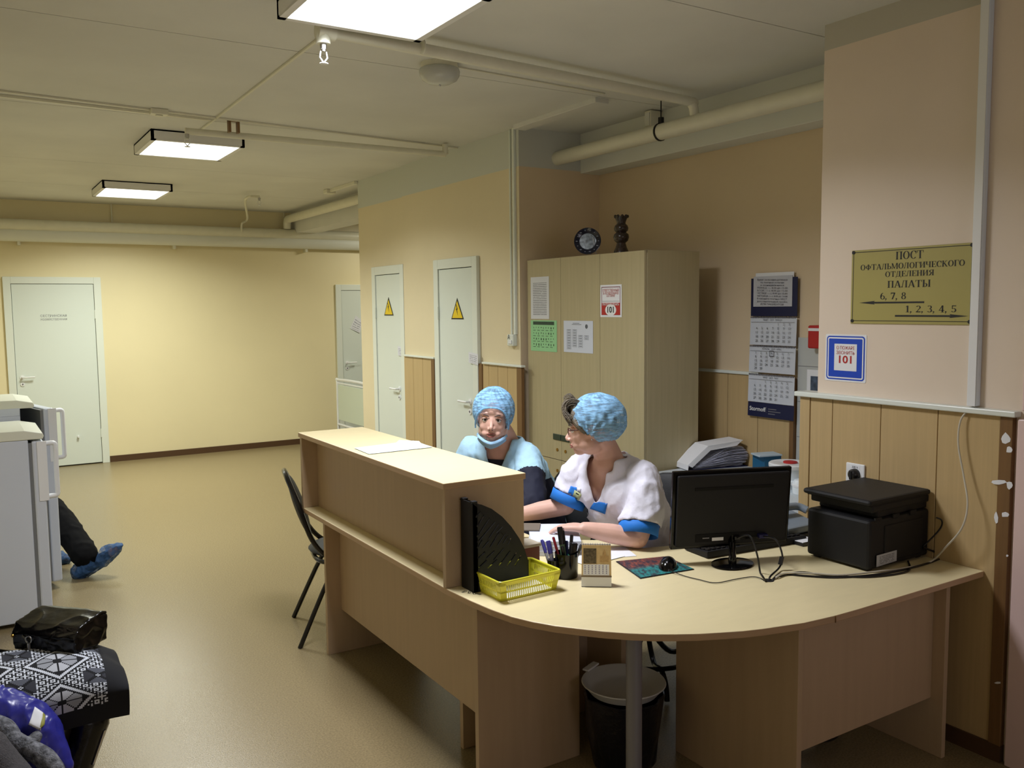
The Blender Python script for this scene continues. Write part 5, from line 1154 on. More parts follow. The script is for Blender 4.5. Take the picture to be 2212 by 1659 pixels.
def hand(mb, wrist, palm_dir, up_dir, curl=.5, side=1, k=1.0):   # palm and five separate fingers
    f = Vector(palm_dir).normalized(); u = Vector(up_dir); u = (u-f*u.dot(f)).normalized(); s = f.cross(u)*side
    def Q(a, b, c_): return wrist+f*a*k+s*b*k+u*c_*k
    for b in (-.026, -.009, .009, .026): mb.tube([Q(0, b*.6, 0), Q(.045, b*.95, .004), Q(.088, b*1.05, 0)], [.016*k, .014*k, .0105*k], 10, False, 3)
    for b, ln in ((-.030, .058), (-.011, .072), (.010, .078), (.031, .070)):
        l1, l2, l3 = ln*.45, ln*.32, ln*.25; a1, a2, a3 = curl*.5, curl*1.1, curl*1.5
        p0 = Q(.088, b, 0); p1 = p0+(f*math.cos(a1)-u*math.sin(a1))*l1*k+s*b*.15*k; p2 = p1+(f*math.cos(a2)-u*math.sin(a2))*l2*k; p3 = p2+(f*math.cos(a3)-u*math.sin(a3))*l3*k
        limb(mb, [p0, p1, p2, p3], [.0092*k, .0086*k, .0078*k, .0066*k], 10)
    limb(mb, [Q(.02, .030, -.004), Q(.050, .052, -.010), Q(.078, .060, -.014), Q(.098, .056, -.018)], [.014*k, .0115*k, .0095*k, .0075*k], 10)
def cap(root, c, M, keep, R3, off, m, nm='cap', amp=.004, tie=None):
    seg, rg = 120, 70; vs = []; idx = {}; fs = []; k = 0
    for i in range(rg+1):
        t = math.pi*i/rg
        for j in range(seg):
            q = 2*math.pi*j/seg; d = Vector((math.sin(t)*math.cos(q), math.sin(t)*math.sin(q), math.cos(t)))
            r = 1+amp/ R3[0]*(math.sin(22*q+4*math.sin(t*3))*.6*math.sin(t)+.5*noise.noise(d*4))
            p = Vector((d.x*R3[0]*r+off[0], d.y*R3[1]*r+off[1], d.z*R3[2]*r+off[2]))
            if tie:                                              # fabric gathered towards a point
                tp = Vector(tie[:3]); dd_ = (p-tp).length; w_ = math.exp(-(dd_/tie[3])**2); p = p.lerp(tp, .35*w_); an_ = math.atan2(p.z-tp.z, p.y-tp.y); p = p*(1+.045*math.sin(17*an_+1.5*noise.noise(p*20))*math.exp(-dd_/.09)*min(1, dd_/.015)) if p.x < .02 else p
            if keep(p): idx[(i, j)] = k; vs.append(c+M @ p); k += 1
    for i in range(rg):
        for j in range(seg):
            q = [(i, j), (i, (j+1) % seg), (i+1, (j+1) % seg), (i+1, j)]
            if all(z in idx for z in q): fs.append([idx[z] for z in q])
    o = MB().add(vs, fs).build(nm, m, root, smooth=True); s = o.modifiers.new('s', 'SOLIDIFY'); s.thickness = .0012; return o
def set_mat(me, pred, k):
    for p in me.polygons:
        if pred(p.center): p.material_index = k

# ---- nurse in white (right)
n2 = thing('person', 'seated nurse in a white tunic with blue cuffs, blue mesh cap and glasses', 'person', (2.55, 3.04, 0))
hc = at(1276, 925, 3.80); f2 = Vector((-.80, .60, -.10)).normalized(); M2 = frame_of(f2, (.10, .0, 1))
nb2_ = at(1316, 986, 3.86); T_ = Vector((-.96, -.28, 0)).normalized(); S_ = Vector((-T_.y, T_.x, 0))       # S_ = her left
pel = Vector((2.66, 3.09, .52)); wst = Vector((2.60, 3.06, .70)); chs = Vector((2.50, 3.03, .90)); shd = nb2_+Vector((.03, .02, -.055))
shL = shd+S_*.165+Vector((0, 0, -.025)); shR = shd-S_*.150+T_*.02+Vector((0, 0, -.015))
elL = at(1378, 1163, 3.70); wrL = at(1262, 1142, 3.69); hdL = at(1212, 1138, 3.73)
elR = at(1222, 1092, 3.98); wrR = at(1112, 1114, 4.05)
skin = MB()
L2 = head_shape(skin, hc, M2)
skin.tube([hc+M2 @ Vector((0, -.025, -.03)), hc.lerp(nb2_, .6)+Vector((.01, 0, 0)), nb2_+Vector((.01, 0, -.04))], [.056, .056, .068], 18, False, 4)
def torso(mb, e=0, low=pel):
    loftE(mb, [(low+Vector((0, 0, -.04)), .185+e, .145+e), (wst, .165+e, .14+e), (chs+T_*.02, .172+e, .15+e), (shd+Vector((0, 0, -.03)), .150+e, .105+e), (nb2_+Vector((0, 0, -.035)), .082+e, .070+e), (nb2_+Vector((0, 0, .008)), .058+e*.7, .056+e*.7)], S_)
    for s in (-1, 1): mb.ball(chs+T_*.105+S_*s*.078+Vector((0, 0, .02)), (.075+e, .075+e, .075+e), 16, 10)
torso(skin)
limb(skin, [shL, (shL+elL)/2+S_*.015, elL], [.062, .056, .044]); limb(skin, [elL, (elL+wrL)/2, wrL], [.044, .043, .029])
limb(skin, [shR, (shR+elR)/2-S_*.015, elR], [.060, .054, .044]); limb(skin, [elR, (elR+wrR)/2, wrR], [.044, .042, .029])
hand(skin, wrL, hdL-wrL, (0, 0, 1), .45, 1); hand(skin, wrR, (wrR-elR)+Vector((0, 0, -.02)), (0, 0, 1), .5, -1)
knees = []
for s, kx in ((1, 0), (-1, 0)):
    hip = pel+S_*s*.09+Vector((0, 0, 0)); kn = hip+T_*.42+S_*s*.02+Vector((0, 0, .02)); an = kn+Vector((.10, .04, -.44)); an.z = .09
    limb(skin, [hip, hip.lerp(kn, .5), kn], [.092, .08, .062]); limb(skin, [kn, kn.lerp(an, .4)+Vector((.01, 0, 0)), an], [.058, .054, .036]); knees.append((hip, kn, an))
    limb(skin, [an, an+T_*.10+Vector((0, 0, -.045)), an+T_*.17+Vector((0, 0, -.06))], [.034, .032, .022])
me = remesh(skin, .0042, 4); body = link_mesh('body', me, [m_skin, m_lip], n2)
lipc = L2(0, .086, -.067); set_mat(me, lambda q: (q+Vector(n2.location)-lipc).length < .0, 1)
inv = M2.transposed()
finish_head(n2, hc, M2, L2, 0, m_haird)
# hair
hr = MB(); hr.ball(L2(0, -.02, .042), (.083, .100, .090), 24, 16, M2)
hr.ball(L2(0, .060, .098), (.052, .036, .034), 18, 12, M2); hr.ball(L2(-.035, .052, .062), (.034, .034, .036), 16, 10, M2); hr.ball(L2(.035, .052, .062), (.034, .034, .036), 16, 10, M2)
for s in (-1, 1): hr.tube([L2(s*.050, .062, .05), L2(s*.070, .048, .02), L2(s*.077, .022, -.015)], [.020, .016, .008], 10, False, 4)
hm = remesh(hr, .005, 1); cut(hm, lambda q: (v := inv @ (q-hc)).z < -.005 and v.y < .02)
hno = link_mesh('hair', hm, m_hairg, n2)
stn = MB()
for k in range(170):
    a = random.uniform(-1.2, 1.2); x = .058*math.sin(a); e_ = random.uniform(-.010, .012); z_ = random.uniform(-.012, .016)
    stn.tube([L2(x*.8, .030, .108+z_), L2(x*.95, .068, .122+z_), L2(x*1.08, .098+e_, .108+z_), L2(x*1.2, .100+e_*.8, .075+z_), L2(x*1.3+(.012 if x > 0 else -.012)*random.random(), .080+e_*.5, .040+z_*2)], [.0016, .002, .0022, .002, .0008], 5, False, 3)
for k in range(60):
    sd_ = random.choice((-1, 1)); t0 = random.random(); stn.tube([L2(sd_*.052, .068-.02*t0, .085-.03*t0), L2(sd_*.074, .058-.02*t0, .045-.02*t0), L2(sd_*.082, .036-.015*t0, .008-.01*t0), L2(sd_*.080, .018-.01*t0, -.022)], [.0016, .002, .002, .0008], 5, False, 3)
for k in range(26):
    a = random.uniform(-.9, .9); x = .05*math.sin(a); stn.tube([L2(x, .04, .115), L2(x*1.1+random.uniform(-.01, .01), .075, .150+random.uniform(-.012, .012)), L2(x*1.2, .105, .140+random.uniform(-.02, .01))], [.0009, .0008, .0004], 4, False, 4)
sto = stn.build('hair_strands', m_hairg, n2, smooth=True, fix=False); sto['kind'] = 'stuff'
def keep2(p): return (p.z-.012) > 1.05*(p.y-.018)-.04 and p.z > -.062-.2*p.y and not (p.y > .062)
cp = cap(n2, hc, M2, lambda p: p.z > (.035+1.05*(p.y-.01)) - .055 and p.z > -.060, (.110, .128, .116), (0, -.032, .036), m_capsheer, 'mesh_cap', .0045, (-.088, .012, -.022, .05))
MB().tube([L2(x, y, z) for x, y, z in ((-.086, .012, -.018), (-.082, .030, .010), (-.070, .055, .045), (-.04, .075, .075), (0, .082, .085), (.04, .075, .075), (.070, .055, .045), (.082, .03, .01))], .0035, 6, False, 4).build('cap_band', m_cap, cp, smooth=True)
gl_ = MB(); 
m_gls = mat('brown_glasses_frame', (70, 34, 22), .3)
for s in (-1, 1): gl_.tube([L2(s*.031+.020*math.cos(q), .098, -.004+.014*math.sin(q)) for q in [2*math.pi*k/20 for k in range(20)]], .0014, 6, True)
gl_.tube([L2(-.011, .099, 0), L2(0, .102, .002), L2(.011, .099, 0)], .0014, 6)
for s in (-1, 1): gl_.tube([L2(s*.051, .097, .002), L2(s*.068, .080, .003), L2(s*.079, .01, .004)], [.0026, .0024, .0015], 6)
gl_.build('eyeglasses', m_gls, n2, smooth=True)
MB().ball(L2(-.084, .0, -.042), .0038, 10, 8).build('earring', m_metal, n2, smooth=True)
nk_ = [L2(-.045, -.03, -.10)]+[nb2_+T_*.075+S_*.06+Vector((0, 0, .005)), nb2_+T_*.115+Vector((0, 0, -.09)), nb2_+T_*.08-S_*.05]
# undershirt and trousers
us = MB(); torso(us, .006); um = remesh(us, .009, 2)
cut(um, lambda q: q.z > nb2_.z-.215+.0*0 or q.z < .45); link_mesh('undershirt', um, m_dkcloth, n2)
tr_ = MB()
for hip, kn, an in knees: limb(tr_, [hip, hip.lerp(kn, .5), kn], [.105, .094, .076]); limb(tr_, [kn, kn.lerp(an, .5), an+Vector((0, 0, .03))], [.074, .068, .060])
link_mesh('trousers', remesh(tr_, .01, 2), m_tunic, n2)
sh = MB()
for hip, kn, an in knees: limb(sh, [an+Vector((0, 0, -.035)), an+T_*.10+Vector((0, 0, -.055)), an+T_*.18+Vector((0, 0, -.058))], [.045, .042, .032])
link_mesh('shoes', remesh(sh, .008, 2), m_white, n2)
# tunic
tn = MB(); torso(tn, .017); tn.ball(pel+Vector((0, 0, .02)), (.21, .20, .12), 20, 12)
cuL = shL.lerp(elL, .80); cuR = shR.lerp(elR, .74)
limb(tn, [shL+Vector((0, 0, .0)), shL.lerp(cuL, .55)+S_*.02, cuL], [.070, .076, .084]); limb(tn, [shR, shR.lerp(cuR, .55)-S_*.015, cuR], [.066, .072, .080])
tm = remesh(tn, .0085, 3)
aL = (elL-shL).normalized(); aR = (elR-shR).normalized()
def vneck(q):
    d = q-nb2_; u = d.dot(S_); v = d.dot(T_); z = d.z
    if z > .0: return True
    if v > -.02 and abs(u) < .062 and z > -.05: return True
    return v > .01 and z > -.19 and abs(u+.014) < .058*((z+.19)/.18)**.75+.002
cut(tm, lambda q: vneck(q) or ((q-cuL).dot(aL) > -.004 and (q-cuL).length < .13 and (q-shL).dot(aL) > .12) or ((q-cuR).dot(aR) > -.004 and (q-cuR).length < .12 and (q-shR).dot(aR) > .12))
wrinkle(tm, .008, (9, 9, 6), 5); wrinkle(tm, .0045, (20, 20, 12), 8)
tu = link_mesh('tunic', tm, m_tunic, n2); s = tu.modifiers.new('s', 'SOLIDIFY'); s.thickness = .002; s.offset = 1
for c_, a_, r_ in ((cuL, aL, .083), (cuR, aR, .081)):
    q = MB().tube([c_-a_*.006, c_+a_*.016, c_+a_*.042], [r_+.004, r_+.002, r_+.001], 28); q.f = [f for f in q.f if len(f) == 4]
    o = q.build('sleeve_cuff', m_blue, tu, smooth=True); s = o.modifiers.new('s', 'SOLIDIFY'); s.thickness = .003
bv_ = bvh_of(tu)
patch('pocket_flap', m_blue, tu, bv_, ((1285, 1082), (1313, 1087), (1308, 1110), (1275, 1098)), 6, .004)
patch('pocket_flap', m_blue, tu, bv_, ((1233, 1050), (1250, 1054), (1240, 1071), (1226, 1068)), 6, .004)
bg = patch('name_badge', mat('badge_card', (176, 184, 130), .5), tu, bv_, ((1243, 1058), (1258, 1068), (1249, 1086), (1235, 1075)), 3, .007)
patch('badge_clip', m_paper, tu, bv_, ((1250, 1053), (1257, 1055), (1255, 1062), (1249, 1060)), 2, .008)
bvb = bvh_of(bg); g_ = ((1245, 1064), (1256, 1070), (1255, 1072), (1244, 1066)); patch('badge_print', m_ink, tu, bvb, g_, 2, .0015)
patch('badge_print', m_ink, tu, bvb, ((1241, 1072), (1248, 1077), (1247, 1079), (1240, 1074)), 2, .0015)

# ---- nurse in light blue (left)
n1 = thing('person', 'seated nurse in light blue scrubs with a face mask pulled under her chin', 'person', (2.5, 3.75, 0))
h1 = at(1065, 903, 4.28); f1 = (EYE-h1); f1.z = 0; f1.normalize(); f1 = (f1+RT0*-.08+Vector((0, 0, -.02))).normalized(); M1 = frame_of(f1, RT0*.06+Vector((0, 0, 1)))
nb1 = at(1092, 945, 4.40); T1 = Vector((-.90, -.44, 0)).normalized(); S1 = Vector((-T1.y, T1.x, 0))
pel1 = Vector((2.55, 3.84, .52)); wst1 = Vector((2.50, 3.80, .70)); sd1 = nb1+Vector((.0, .03, -.065)); ch1 = sd1.lerp(wst1, .42)+T1*.01
sL1 = sd1+S1*.142+Vector((0, 0, -.02)); sR1 = sd1-S1*.155+T1*.04+Vector((0, 0, -.01))
eL1 = at(1148, 1092, 4.16); wL1 = Vector((1.98, 3.52, .775)); eR1 = at(1002, 1050, 4.50); wR1 = Vector((1.97, 3.75, .775))
L1 = None; sk = MB(); L1 = head_shape(sk, h1, M1, 1)
sk.tube([h1+M1 @ Vector((0, -.02, -.04)), h1.lerp(nb1, .6), nb1+Vector((.01, 0, -.04))], [.054, .054, .066], 18, False, 4)
def torso1(mb, e=0):
    loftE(mb, [(pel1+Vector((0, 0, -.04)), .18+e, .14+e), (wst1, .15+e, .125+e), (ch1, .165+e, .13+e), (sd1+Vector((0, 0, -.03)), .150+e, .10+e), (nb1+Vector((0, 0, -.035)), .078+e, .066+e), (nb1+Vector((0, 0, .008)), .056+e*.7, .054+e*.7)], S1)
    for s in (-1, 1): mb.ball(ch1+T1*.095+S1*s*.07+Vector((0, 0, .03)), (.068+e, .068+e, .068+e), 16, 10)
torso1(sk)
for a, b, c_, sd in ((sL1, eL1, wL1, 1), (sR1, eR1, wR1, -1)):
    limb(sk, [a, (a+b)/2, b], [.058, .052, .042]); limb(sk, [b, (b+c_)/2, c_], [.042, .040, .028]); hand(sk, c_, (c_-b)*Vector((1, 1, 0))+Vector((0, 0, -.0)), (0, 0, 1), .4, sd)
kn1 = []
for s in (1, -1):
    hip = pel1+S1*s*.09; kn = hip+T1*.42+Vector((0, 0, .02)); an = kn+Vector((.10, .04, -.44)); an.z = .09
    limb(sk, [hip, hip.lerp(kn, .5), kn], [.088, .076, .058]); limb(sk, [kn, kn.lerp(an, .4), an], [.055, .05, .034]); kn1.append((hip, kn, an))
    limb(sk, [an, an+T1*.10+Vector((0, 0, -.045)), an+T1*.17+Vector((0, 0, -.06))], [.034, .032, .022])
me = remesh(sk, .0042, 4); link_mesh('body', me, [m_skin, m_lip], n1); iv1 = M1.transposed()
finish_head(n1, h1, M1, L1, 1, m_haird)
MB().ball(L1(0, .0935, -.0685), (.016, .003, .0013), 14, 8, M1).build('mouth_opening', mat('mouth_dark', (60, 22, 24), .6), n1, smooth=True)
for s in (-1, 1): MB().ball(L1(s*.007, .107, -.0445), (.003, .003, .0018), 8, 6, M1).build('nostril', mat('mouth_dark', (60, 22, 24)), n1, smooth=True)
hr = MB(); hr.ball(L1(0, -.020, .042), (.080, .096, .088), 24, 16, M1)
for k in range(0):
    x = -.05+.1*k/15; hr.tube([L1(x*.9, .01, .118), L1(x, .045, .108), L1(x*1.1+.008, .064, .088+.006*math.sin(k*1.7))], [.007, .007, .004], 8, False, 4)
hm = remesh(hr, .005, 1); cut(hm, lambda q: (v := iv1 @ (q-h1)).z < .03 and v.y > .02); wrinkle(hm, .003, (60, 60, 20), 9); link_mesh('hair', hm, m_haird, n1)
def keep1(p):
    if p.z < -.05-.25*max(0, -p.y): return False
    e = (p.x/.066)**2+((p.z+.005)/.067)**2
    return not (p.y > .0 and (e < 1 or (abs(p.x) < .066 and p.z < -.005)))
cp = cap(n1, h1, M1, keep1, (.103, .118, .116), (0, -.024, .038), m_capsheer, 'mesh_cap', .004)
band = [(-.080, .045, -.045), (-.080, .058, -.01), (-.070, .078, .025), (-.048, .092, .052), (-.02, .098, .063), (.02, .098, .063), (.048, .092, .052), (.070, .078, .025), (.080, .058, -.01), (.080, .045, -.045)]
MB().tube([L1(*b) for b in band], .0042, 6, False, 4).build('cap_band', m_cap, cp, smooth=True)
mk = MB(); mv = []; n_ = 18
for j in range(4):
    for i in range(n_+1):
        a = math.radians(-78+156*i/n_); r = .072+.006*math.sin(j*2.1); zz_ = -.108-.006*j+.030*(abs(math.sin(a))**1.6)-.011*j*(1-.3*abs(math.sin(a)))*.6
        mv.append(L1(r*math.sin(a)*1.02, -.002+(r+.022)*math.cos(a)*1.0-.004*j, zz_+.006))
mk.add(mv, [[j*(n_+1)+i, j*(n_+1)+i+1, (j+1)*(n_+1)+i+1, (j+1)*(n_+1)+i] for j in range(3) for i in range(n_)])
o = mk.build('face_mask', m_mask, n1, smooth=True); s = o.modifiers.new('s', 'SOLIDIFY'); s.thickness = .004
MB().tube([L1(.072, .015, -.085), L1(.074, .02, -.04), L1(.080, .0, .0)], .0012, 6, False, 4).tube([L1(-.072, .015, -.085), L1(-.074, .02, -.04), L1(-.080, .0, .0)], .0012, 6, False, 4).build('mask_strap', m_paper, n1)
us = MB(); torso1(us, .007); um = remesh(us, .009, 2); cut(um, lambda q: (q-nb1).z > -.095 or q.z < .45); link_mesh('undershirt', um, m_navy, n1)
tr_ = MB()
for hip, kn, an in kn1: limb(tr_, [hip, hip.lerp(kn, .5), kn], [.10, .09, .072]); limb(tr_, [kn, kn.lerp(an, .5), an+Vector((0, 0, .03))], [.07, .065, .058])
link_mesh('trousers', remesh(tr_, .01, 2), m_navy, n1)
sh = MB()
for hip, kn, an in kn1: limb(sh, [an+Vector((0, 0, -.035)), an+T1*.10+Vector((0, 0, -.055)), an+T1*.18+Vector((0, 0, -.058))], [.045, .042, .032])
link_mesh('shoes', remesh(sh, .008, 2), m_white, n1)
tn = MB(); torso1(tn, .018); tn.ball(pel1+Vector((0, 0, .02)), (.20, .19, .12), 20, 12)
cL1 = sL1.lerp(eL1, .97); cR1 = sR1.lerp(eR1, .85)
limb(tn, [sL1, sL1.lerp(cL1, .55)+S1*.012, cL1], [.064, .066, .066]); limb(tn, [eL1, eL1.lerp(wL1, .6)], [.060, .050]); limb(tn, [sR1, sR1.lerp(cR1, .55)-S1*.01, cR1], [.072, .072, .074])
tm = remesh(tn, .0085, 3); b1 = (eL1-sL1).normalized(); b2_ = (eR1-sR1).normalized()
def vn1(q):
    d = q-nb1; u = d.dot(S1); v = d.dot(T1); z = d.z
    if z > .0: return True
    if v > -.02 and abs(u) < .060 and z > -.05: return True
    return v > .01 and z > -.20 and abs(u) < .052*((z+.20)/.17)**.8+.002
cut(tm, lambda q: vn1(q) or ((q-cR1).dot(b2_) > -.002 and (q-cR1).length < .12 and (q-sR1).dot(b2_) > .1))
wrinkle(tm, .007, (9, 9, 6), 15); wrinkle(tm, .004, (20, 20, 12), 18)
tu1 = link_mesh('scrub_top', tm, [m_ltblue, m_navy], n1); off1 = Vector(n1.location)
def navy1(q):
    q = q+off1
    if (q-sL1).dot(b1) > (cL1-sL1).length*.42 and (q-sL1.lerp(cL1, .85)).length < .24: return True
    if (q-sR1).dot(b2_) > (cR1-sR1).length*.62 and (q-sR1.lerp(cR1, .8)).length < .14: return True
    d = q-sd1; u = d.dot(S1); ax = pel1.lerp(sd1, (q.z-pel1.z)/(sd1.z-pel1.z)); return d.z < -.15 and (q-ax).dot(T1) > -.075
set_mat(tm, navy1, 1)
s = tu1.modifiers.new('s', 'SOLIDIFY'); s.thickness = .002; s.offset = 1

# ============================================================ FRIDGES
def fridge(label, x1, y0, y1, h, ang, group=None):
    t = thing('refrigerator', label, 'refrigerator', (x1-.30, (y0+y1)/2, 0)); xb = x1-.075; xw = x1-.62
    if ang == 0: MB().box(xw, xb, y0, y1, .025, h-.055).build('body', m_fridge, t, bevel=.006)
    else:
        MB().box(xw, xb, y0, y0+.04, .025, h-.055).box(xw, xb, y1-.04, y1, .025, h-.055).box(xw, xw+.04, y0, y1, .025, h-.055).box(xw, xb, y0, y1, .025, .10).box(xw, xb, y0, y1, h-.10, h-.055).build('body', m_fridge, t, bevel=.004)
        for k in range(3): B('shelf', m_white, t, xw+.04, xb-.03, y0+.04, y1-.04, .35+.25*k, .356+.25*k)
        B('inner_wall', m_gasket, t, xw+.041, xw+.045, y0+.04, y1-.04, .10, h-.10)
    for yy in (y0+.03, y1-.03): MB().tube([(xb-.05, yy, 0), (xb-.05, yy, .03)], .016, 10).build('foot', m_blk, t)
    tp = MB(); pr_ = [(xw, h-.055), (x1-.004, h-.055), (x1+.004, h-.04), (x1-.002, h-.022), (x1-.09, h-.002), (xw, h)]
    tp.prism([(x, y0-.004, z) for x, z in pr_], (0, y1-y0+.008, 0)); tp.build('worktop', m_fridget, t, bevel=.004)
    B('trim_line', mat('beige_trim', (190, 180, 150), .5), t, xw+.2, xw+.205, y0, y1, h, h+.0008)
    # door built closed (facing +X, hinge at the far side) then swung by its angle
    R_ = Matrix.Translation((xb, y1, 0)) @ Matrix.Rotation(ang, 4, 'Z') @ Matrix.Translation((-xb, -y1, 0))
    def D(nm, mb, m, par=t, **k):
        mb.v = [R_ @ v for v in mb.v]; return mb.build(nm, m, par, **k)
    D('door_seal', MB().box(xb, xb+.016, y0+.012, y1-.01, .05, h-.075), m_gasket)
    d = D('door', MB().box(xb+.016, x1, y0+.004, y1, .045, h-.065), m_fridge, bevel=.010)
    z0, z1 = h-.385, h-.085
    g = MB(); yh = y0+.03; hx = x1+.055
    g.tube([(x1-.012, yh, z1), (x1+.02, yh, z1), (hx, yh, z1-.004), (hx+.004, yh, z1-.04), (hx+.004, yh, (z0+z1)/2), (hx+.004, yh, z0+.04), (hx, yh, z0+.004), (x1+.02, yh, z0), (x1-.012, yh, z0)], .0135, 10, False, 4)
    g.box(x1-.034, x1+.014, yh-.030, yh-.018, z0-.018, z1+.016)
    D('handle', g, m_white, d, smooth=True)
    for z in (z0+.003, z1-.008): D('screw_cap', MB().ball((x1+.004, yh-.02, z), (.009, .005, .008), 12, 8), m_white, d, smooth=True)
    return t
fridge('white waist-high refrigerator nearest the camera on the left, door shut', .362, 5.47, 6.00, 1.10, 0)
fridge('white taller refrigerator behind the first one with its door ajar', .362, 6.10, 6.60, 1.215, math.radians(13))

# ============================================================ BED in the side hall
bd = thing('hospital_bed', 'white metal hospital bed with a pale headboard by the far doorway', 'bed', (4.3, 10.0, 0))
yb0, yb1 = 9.3, 10.40; xb_ = 3.97
MB().tube([(xb_, yb1, 0), (xb_, yb1, .78), (xb_, yb1-.06, .86), (xb_, yb0+.06, .86), (xb_, yb0, .78), (xb_, yb0, 0)], .017, 10, False, 5).build('headboard_frame', m_white, bd, smooth=True)
MB().tube([(xb_, yb1-.02, .82), (xb_, yb0+.02, .82)], .010, 8).build('headboard_rail', m_white, bd, smooth=True)
B('headboard_panel', mat('pale_green_panel', (206, 216, 200), .5), bd, xb_-.008, xb_+.008, yb0+.03, yb1-.03, .36, .80, bevel=.003)
MB().tube([(xb_, yb1, .30), (xb_, yb0, .30)], .016, 8).build('lower_rail', m_white, bd, smooth=True)
B('bed_frame', m_white, bd, xb_, 5.9, yb0+.04, yb1-.04, .36, .42, bevel=.004); B('mattress', mat('grey_mattress', (110, 112, 120), .9), bd, xb_+.03, 5.88, yb0+.06, yb1-.06, .42, .53, bevel=.03)
for y in (yb0+.03, yb1-.03): MB().tube([(5.88, y, 0), (5.88, y, .75)], .017, 8).build('leg', m_white, bd)

# ============================================================ PERSON BEHIND THE FRIDGES (legs in view)
p3 = thing('person', 'person in black trousers and blue shoe covers sitting behind the refrigerators', 'person', (0.1, 6.9, 0))
kA = Vector((.36, 6.88, .51)); aA = at(192, 1200, 5.78); aA.z = max(aA.z, .07); hpA = Vector((-.12, 6.95, .50))
kB = Vector((.30, 7.12, .50)); aB = Vector((.40, 6.75, .09)); hpB = Vector((-.12, 7.13, .50))
heel = pz(176, 1236, .035); toe = at(255, 1182, (heel-EYE).dot(FW)+.02)
bdy = MB(); limb(bdy, [hpA, hpA.lerp(kA, .5), kA], [.09, .08, .06]); limb(bdy, [kA, kA.lerp(aA, .4), aA], [.058, .055, .038]); limb(bdy, [hpB, hpB.lerp(kB, .5), kB], [.09, .08, .06]); limb(bdy, [kB, kB.lerp(aB, .4), aB], [.058, .055, .038])
limb(bdy, [heel+Vector((0, 0, .01)), heel.lerp(toe, .5), toe], [.034, .034, .022])
fB0 = Vector((.38, 6.78, .035)); fB1 = pz(146, 1208, .03); limb(bdy, [fB0, fB0.lerp(fB1, .5), fB1], [.034, .034, .024]); limb(bdy, [aB, fB0], [.036, .034])
tp_ = Vector((-.20, 7.04, .5)); tn_ = Vector((-.32, 7.04, 1.08)); Sx = Vector((0, -1, 0))
loftE(bdy, [(tp_, .18, .13), (tp_.lerp(tn_, .3), .16, .12), (tp_.lerp(tn_, .65), .18, .13), (tn_+Vector((0, 0, -.07)), .17, .10), (tn_, .065, .06)], Sx)
h3 = tn_+Vector((.03, 0, .20)); M3_ = frame_of((1, -.1, 0)); head_shape(bdy, h3, M3_); bdy.tube([tn_+Vector((0, 0, -.03)), h3], .055, 14)
for s in (-1, 1):
    a = tn_+Vector((0, s*.17, -.08)); b = a+Vector((.05, s*.04, -.27)); c_ = b+Vector((.24, -s*.08, -.03)); limb(bdy, [a, b], [.055, .045]); limb(bdy, [b, c_], [.043, .03]); hand(bdy, c_, (1, -s*.3, -.1), (0, 0, 1), .4, s)
link_mesh('body', remesh(bdy, .006, 2), m_skin, p3)
tz = MB(); limb(tz, [hpA, hpA.lerp(kA, .5), kA], [.12, .11, .095]); limb(tz, [kA, kA.lerp(aA, .45)+Vector((.02, 0, -.01)), aA+Vector((-.02, 0, .0))], [.094, .088, .082])
limb(tz, [hpB, hpB.lerp(kB, .5), kB], [.12, .11, .095]); limb(tz, [kB, kB.lerp(aB, .45), aB+Vector((0, 0, .05))], [.094, .085, .075]); loftE(tz, [(tp_+Vector((0, 0, -.06)), .19, .15), (tp_.lerp(tn_, .25), .17, .13)], Sx)
tzm = remesh(tz, .009, 2); wrinkle(tzm, .007, (9, 9, 9), 30); link_mesh('trousers', tzm, m_dkcloth, p3)
jk = MB(); loftE(jk, [(tp_.lerp(tn_, .1), .19, .14), (tp_.lerp(tn_, .65), .20, .145), (tn_+Vector((0, 0, -.07)), .19, .115), (tn_, .075, .07)], Sx)
for s in (-1, 1):
    a = tn_+Vector((0, s*.17, -.08)); b = a+Vector((.05, s*.04, -.27)); c_ = b+Vector((.24, -s*.08, -.03)); limb(jk, [a, b, b.lerp(c_, .9)], [.068, .058, .045])
link_mesh('jacket', remesh(jk, .01, 2), m_dkcloth, p3)
hh_ = MB(); hh_.ball(h3+Vector((-.02, 0, .04)), (.10, .085, .092), 20, 12); link_mesh('hair', remesh(hh_, .008, 1), m_haird, p3)
for p0_, p1_, an_ in ((heel, toe, aA), (fB0, fB1, aB)):
    d = (p1_-p0_).normalized(); so_ = MB(); limb(so_, [p0_, p0_.lerp(p1_, .5), p1_], [.042, .040, .016]); link_mesh('shoe', remesh(so_, .007, 2), m_dkcloth, p3)
    sc_ = MB()
    limb(sc_, [p0_-d*.015+Vector((0, 0, .012)), p0_.lerp(p1_, .55)+Vector((0, 0, .008)), p1_-d*.01], [.056, .066, .034]); limb(sc_, [p0_.lerp(an_, .15)+d*.03, p0_.lerp(an_, .8)+d*.04], [.062, .060])
    sc_.ball(p1_+d*.02, (.02, .02, .012), 10, 8)
    sm_ = remesh(sc_, .0055, 3)
    for v in sm_.vertices: v.co.z = max(v.co.z, .0015)
    cut(sm_, lambda q: (q-p0_).dot((an_-p0_).normalized()) > (an_-p0_).length*.95 and (q-an_).length < .1); wrinkle(sm_, .005, (22, 22, 22), 4)
    link_mesh('shoe_cover', sm_, m_shoecov, p3)
def simple_chair(label, x, y, rz, group=None): return chair(label, x, y, rz, group)
chair('black chair hidden behind the refrigerators under the person in black trousers', -.16, 7.04, math.radians(-90))

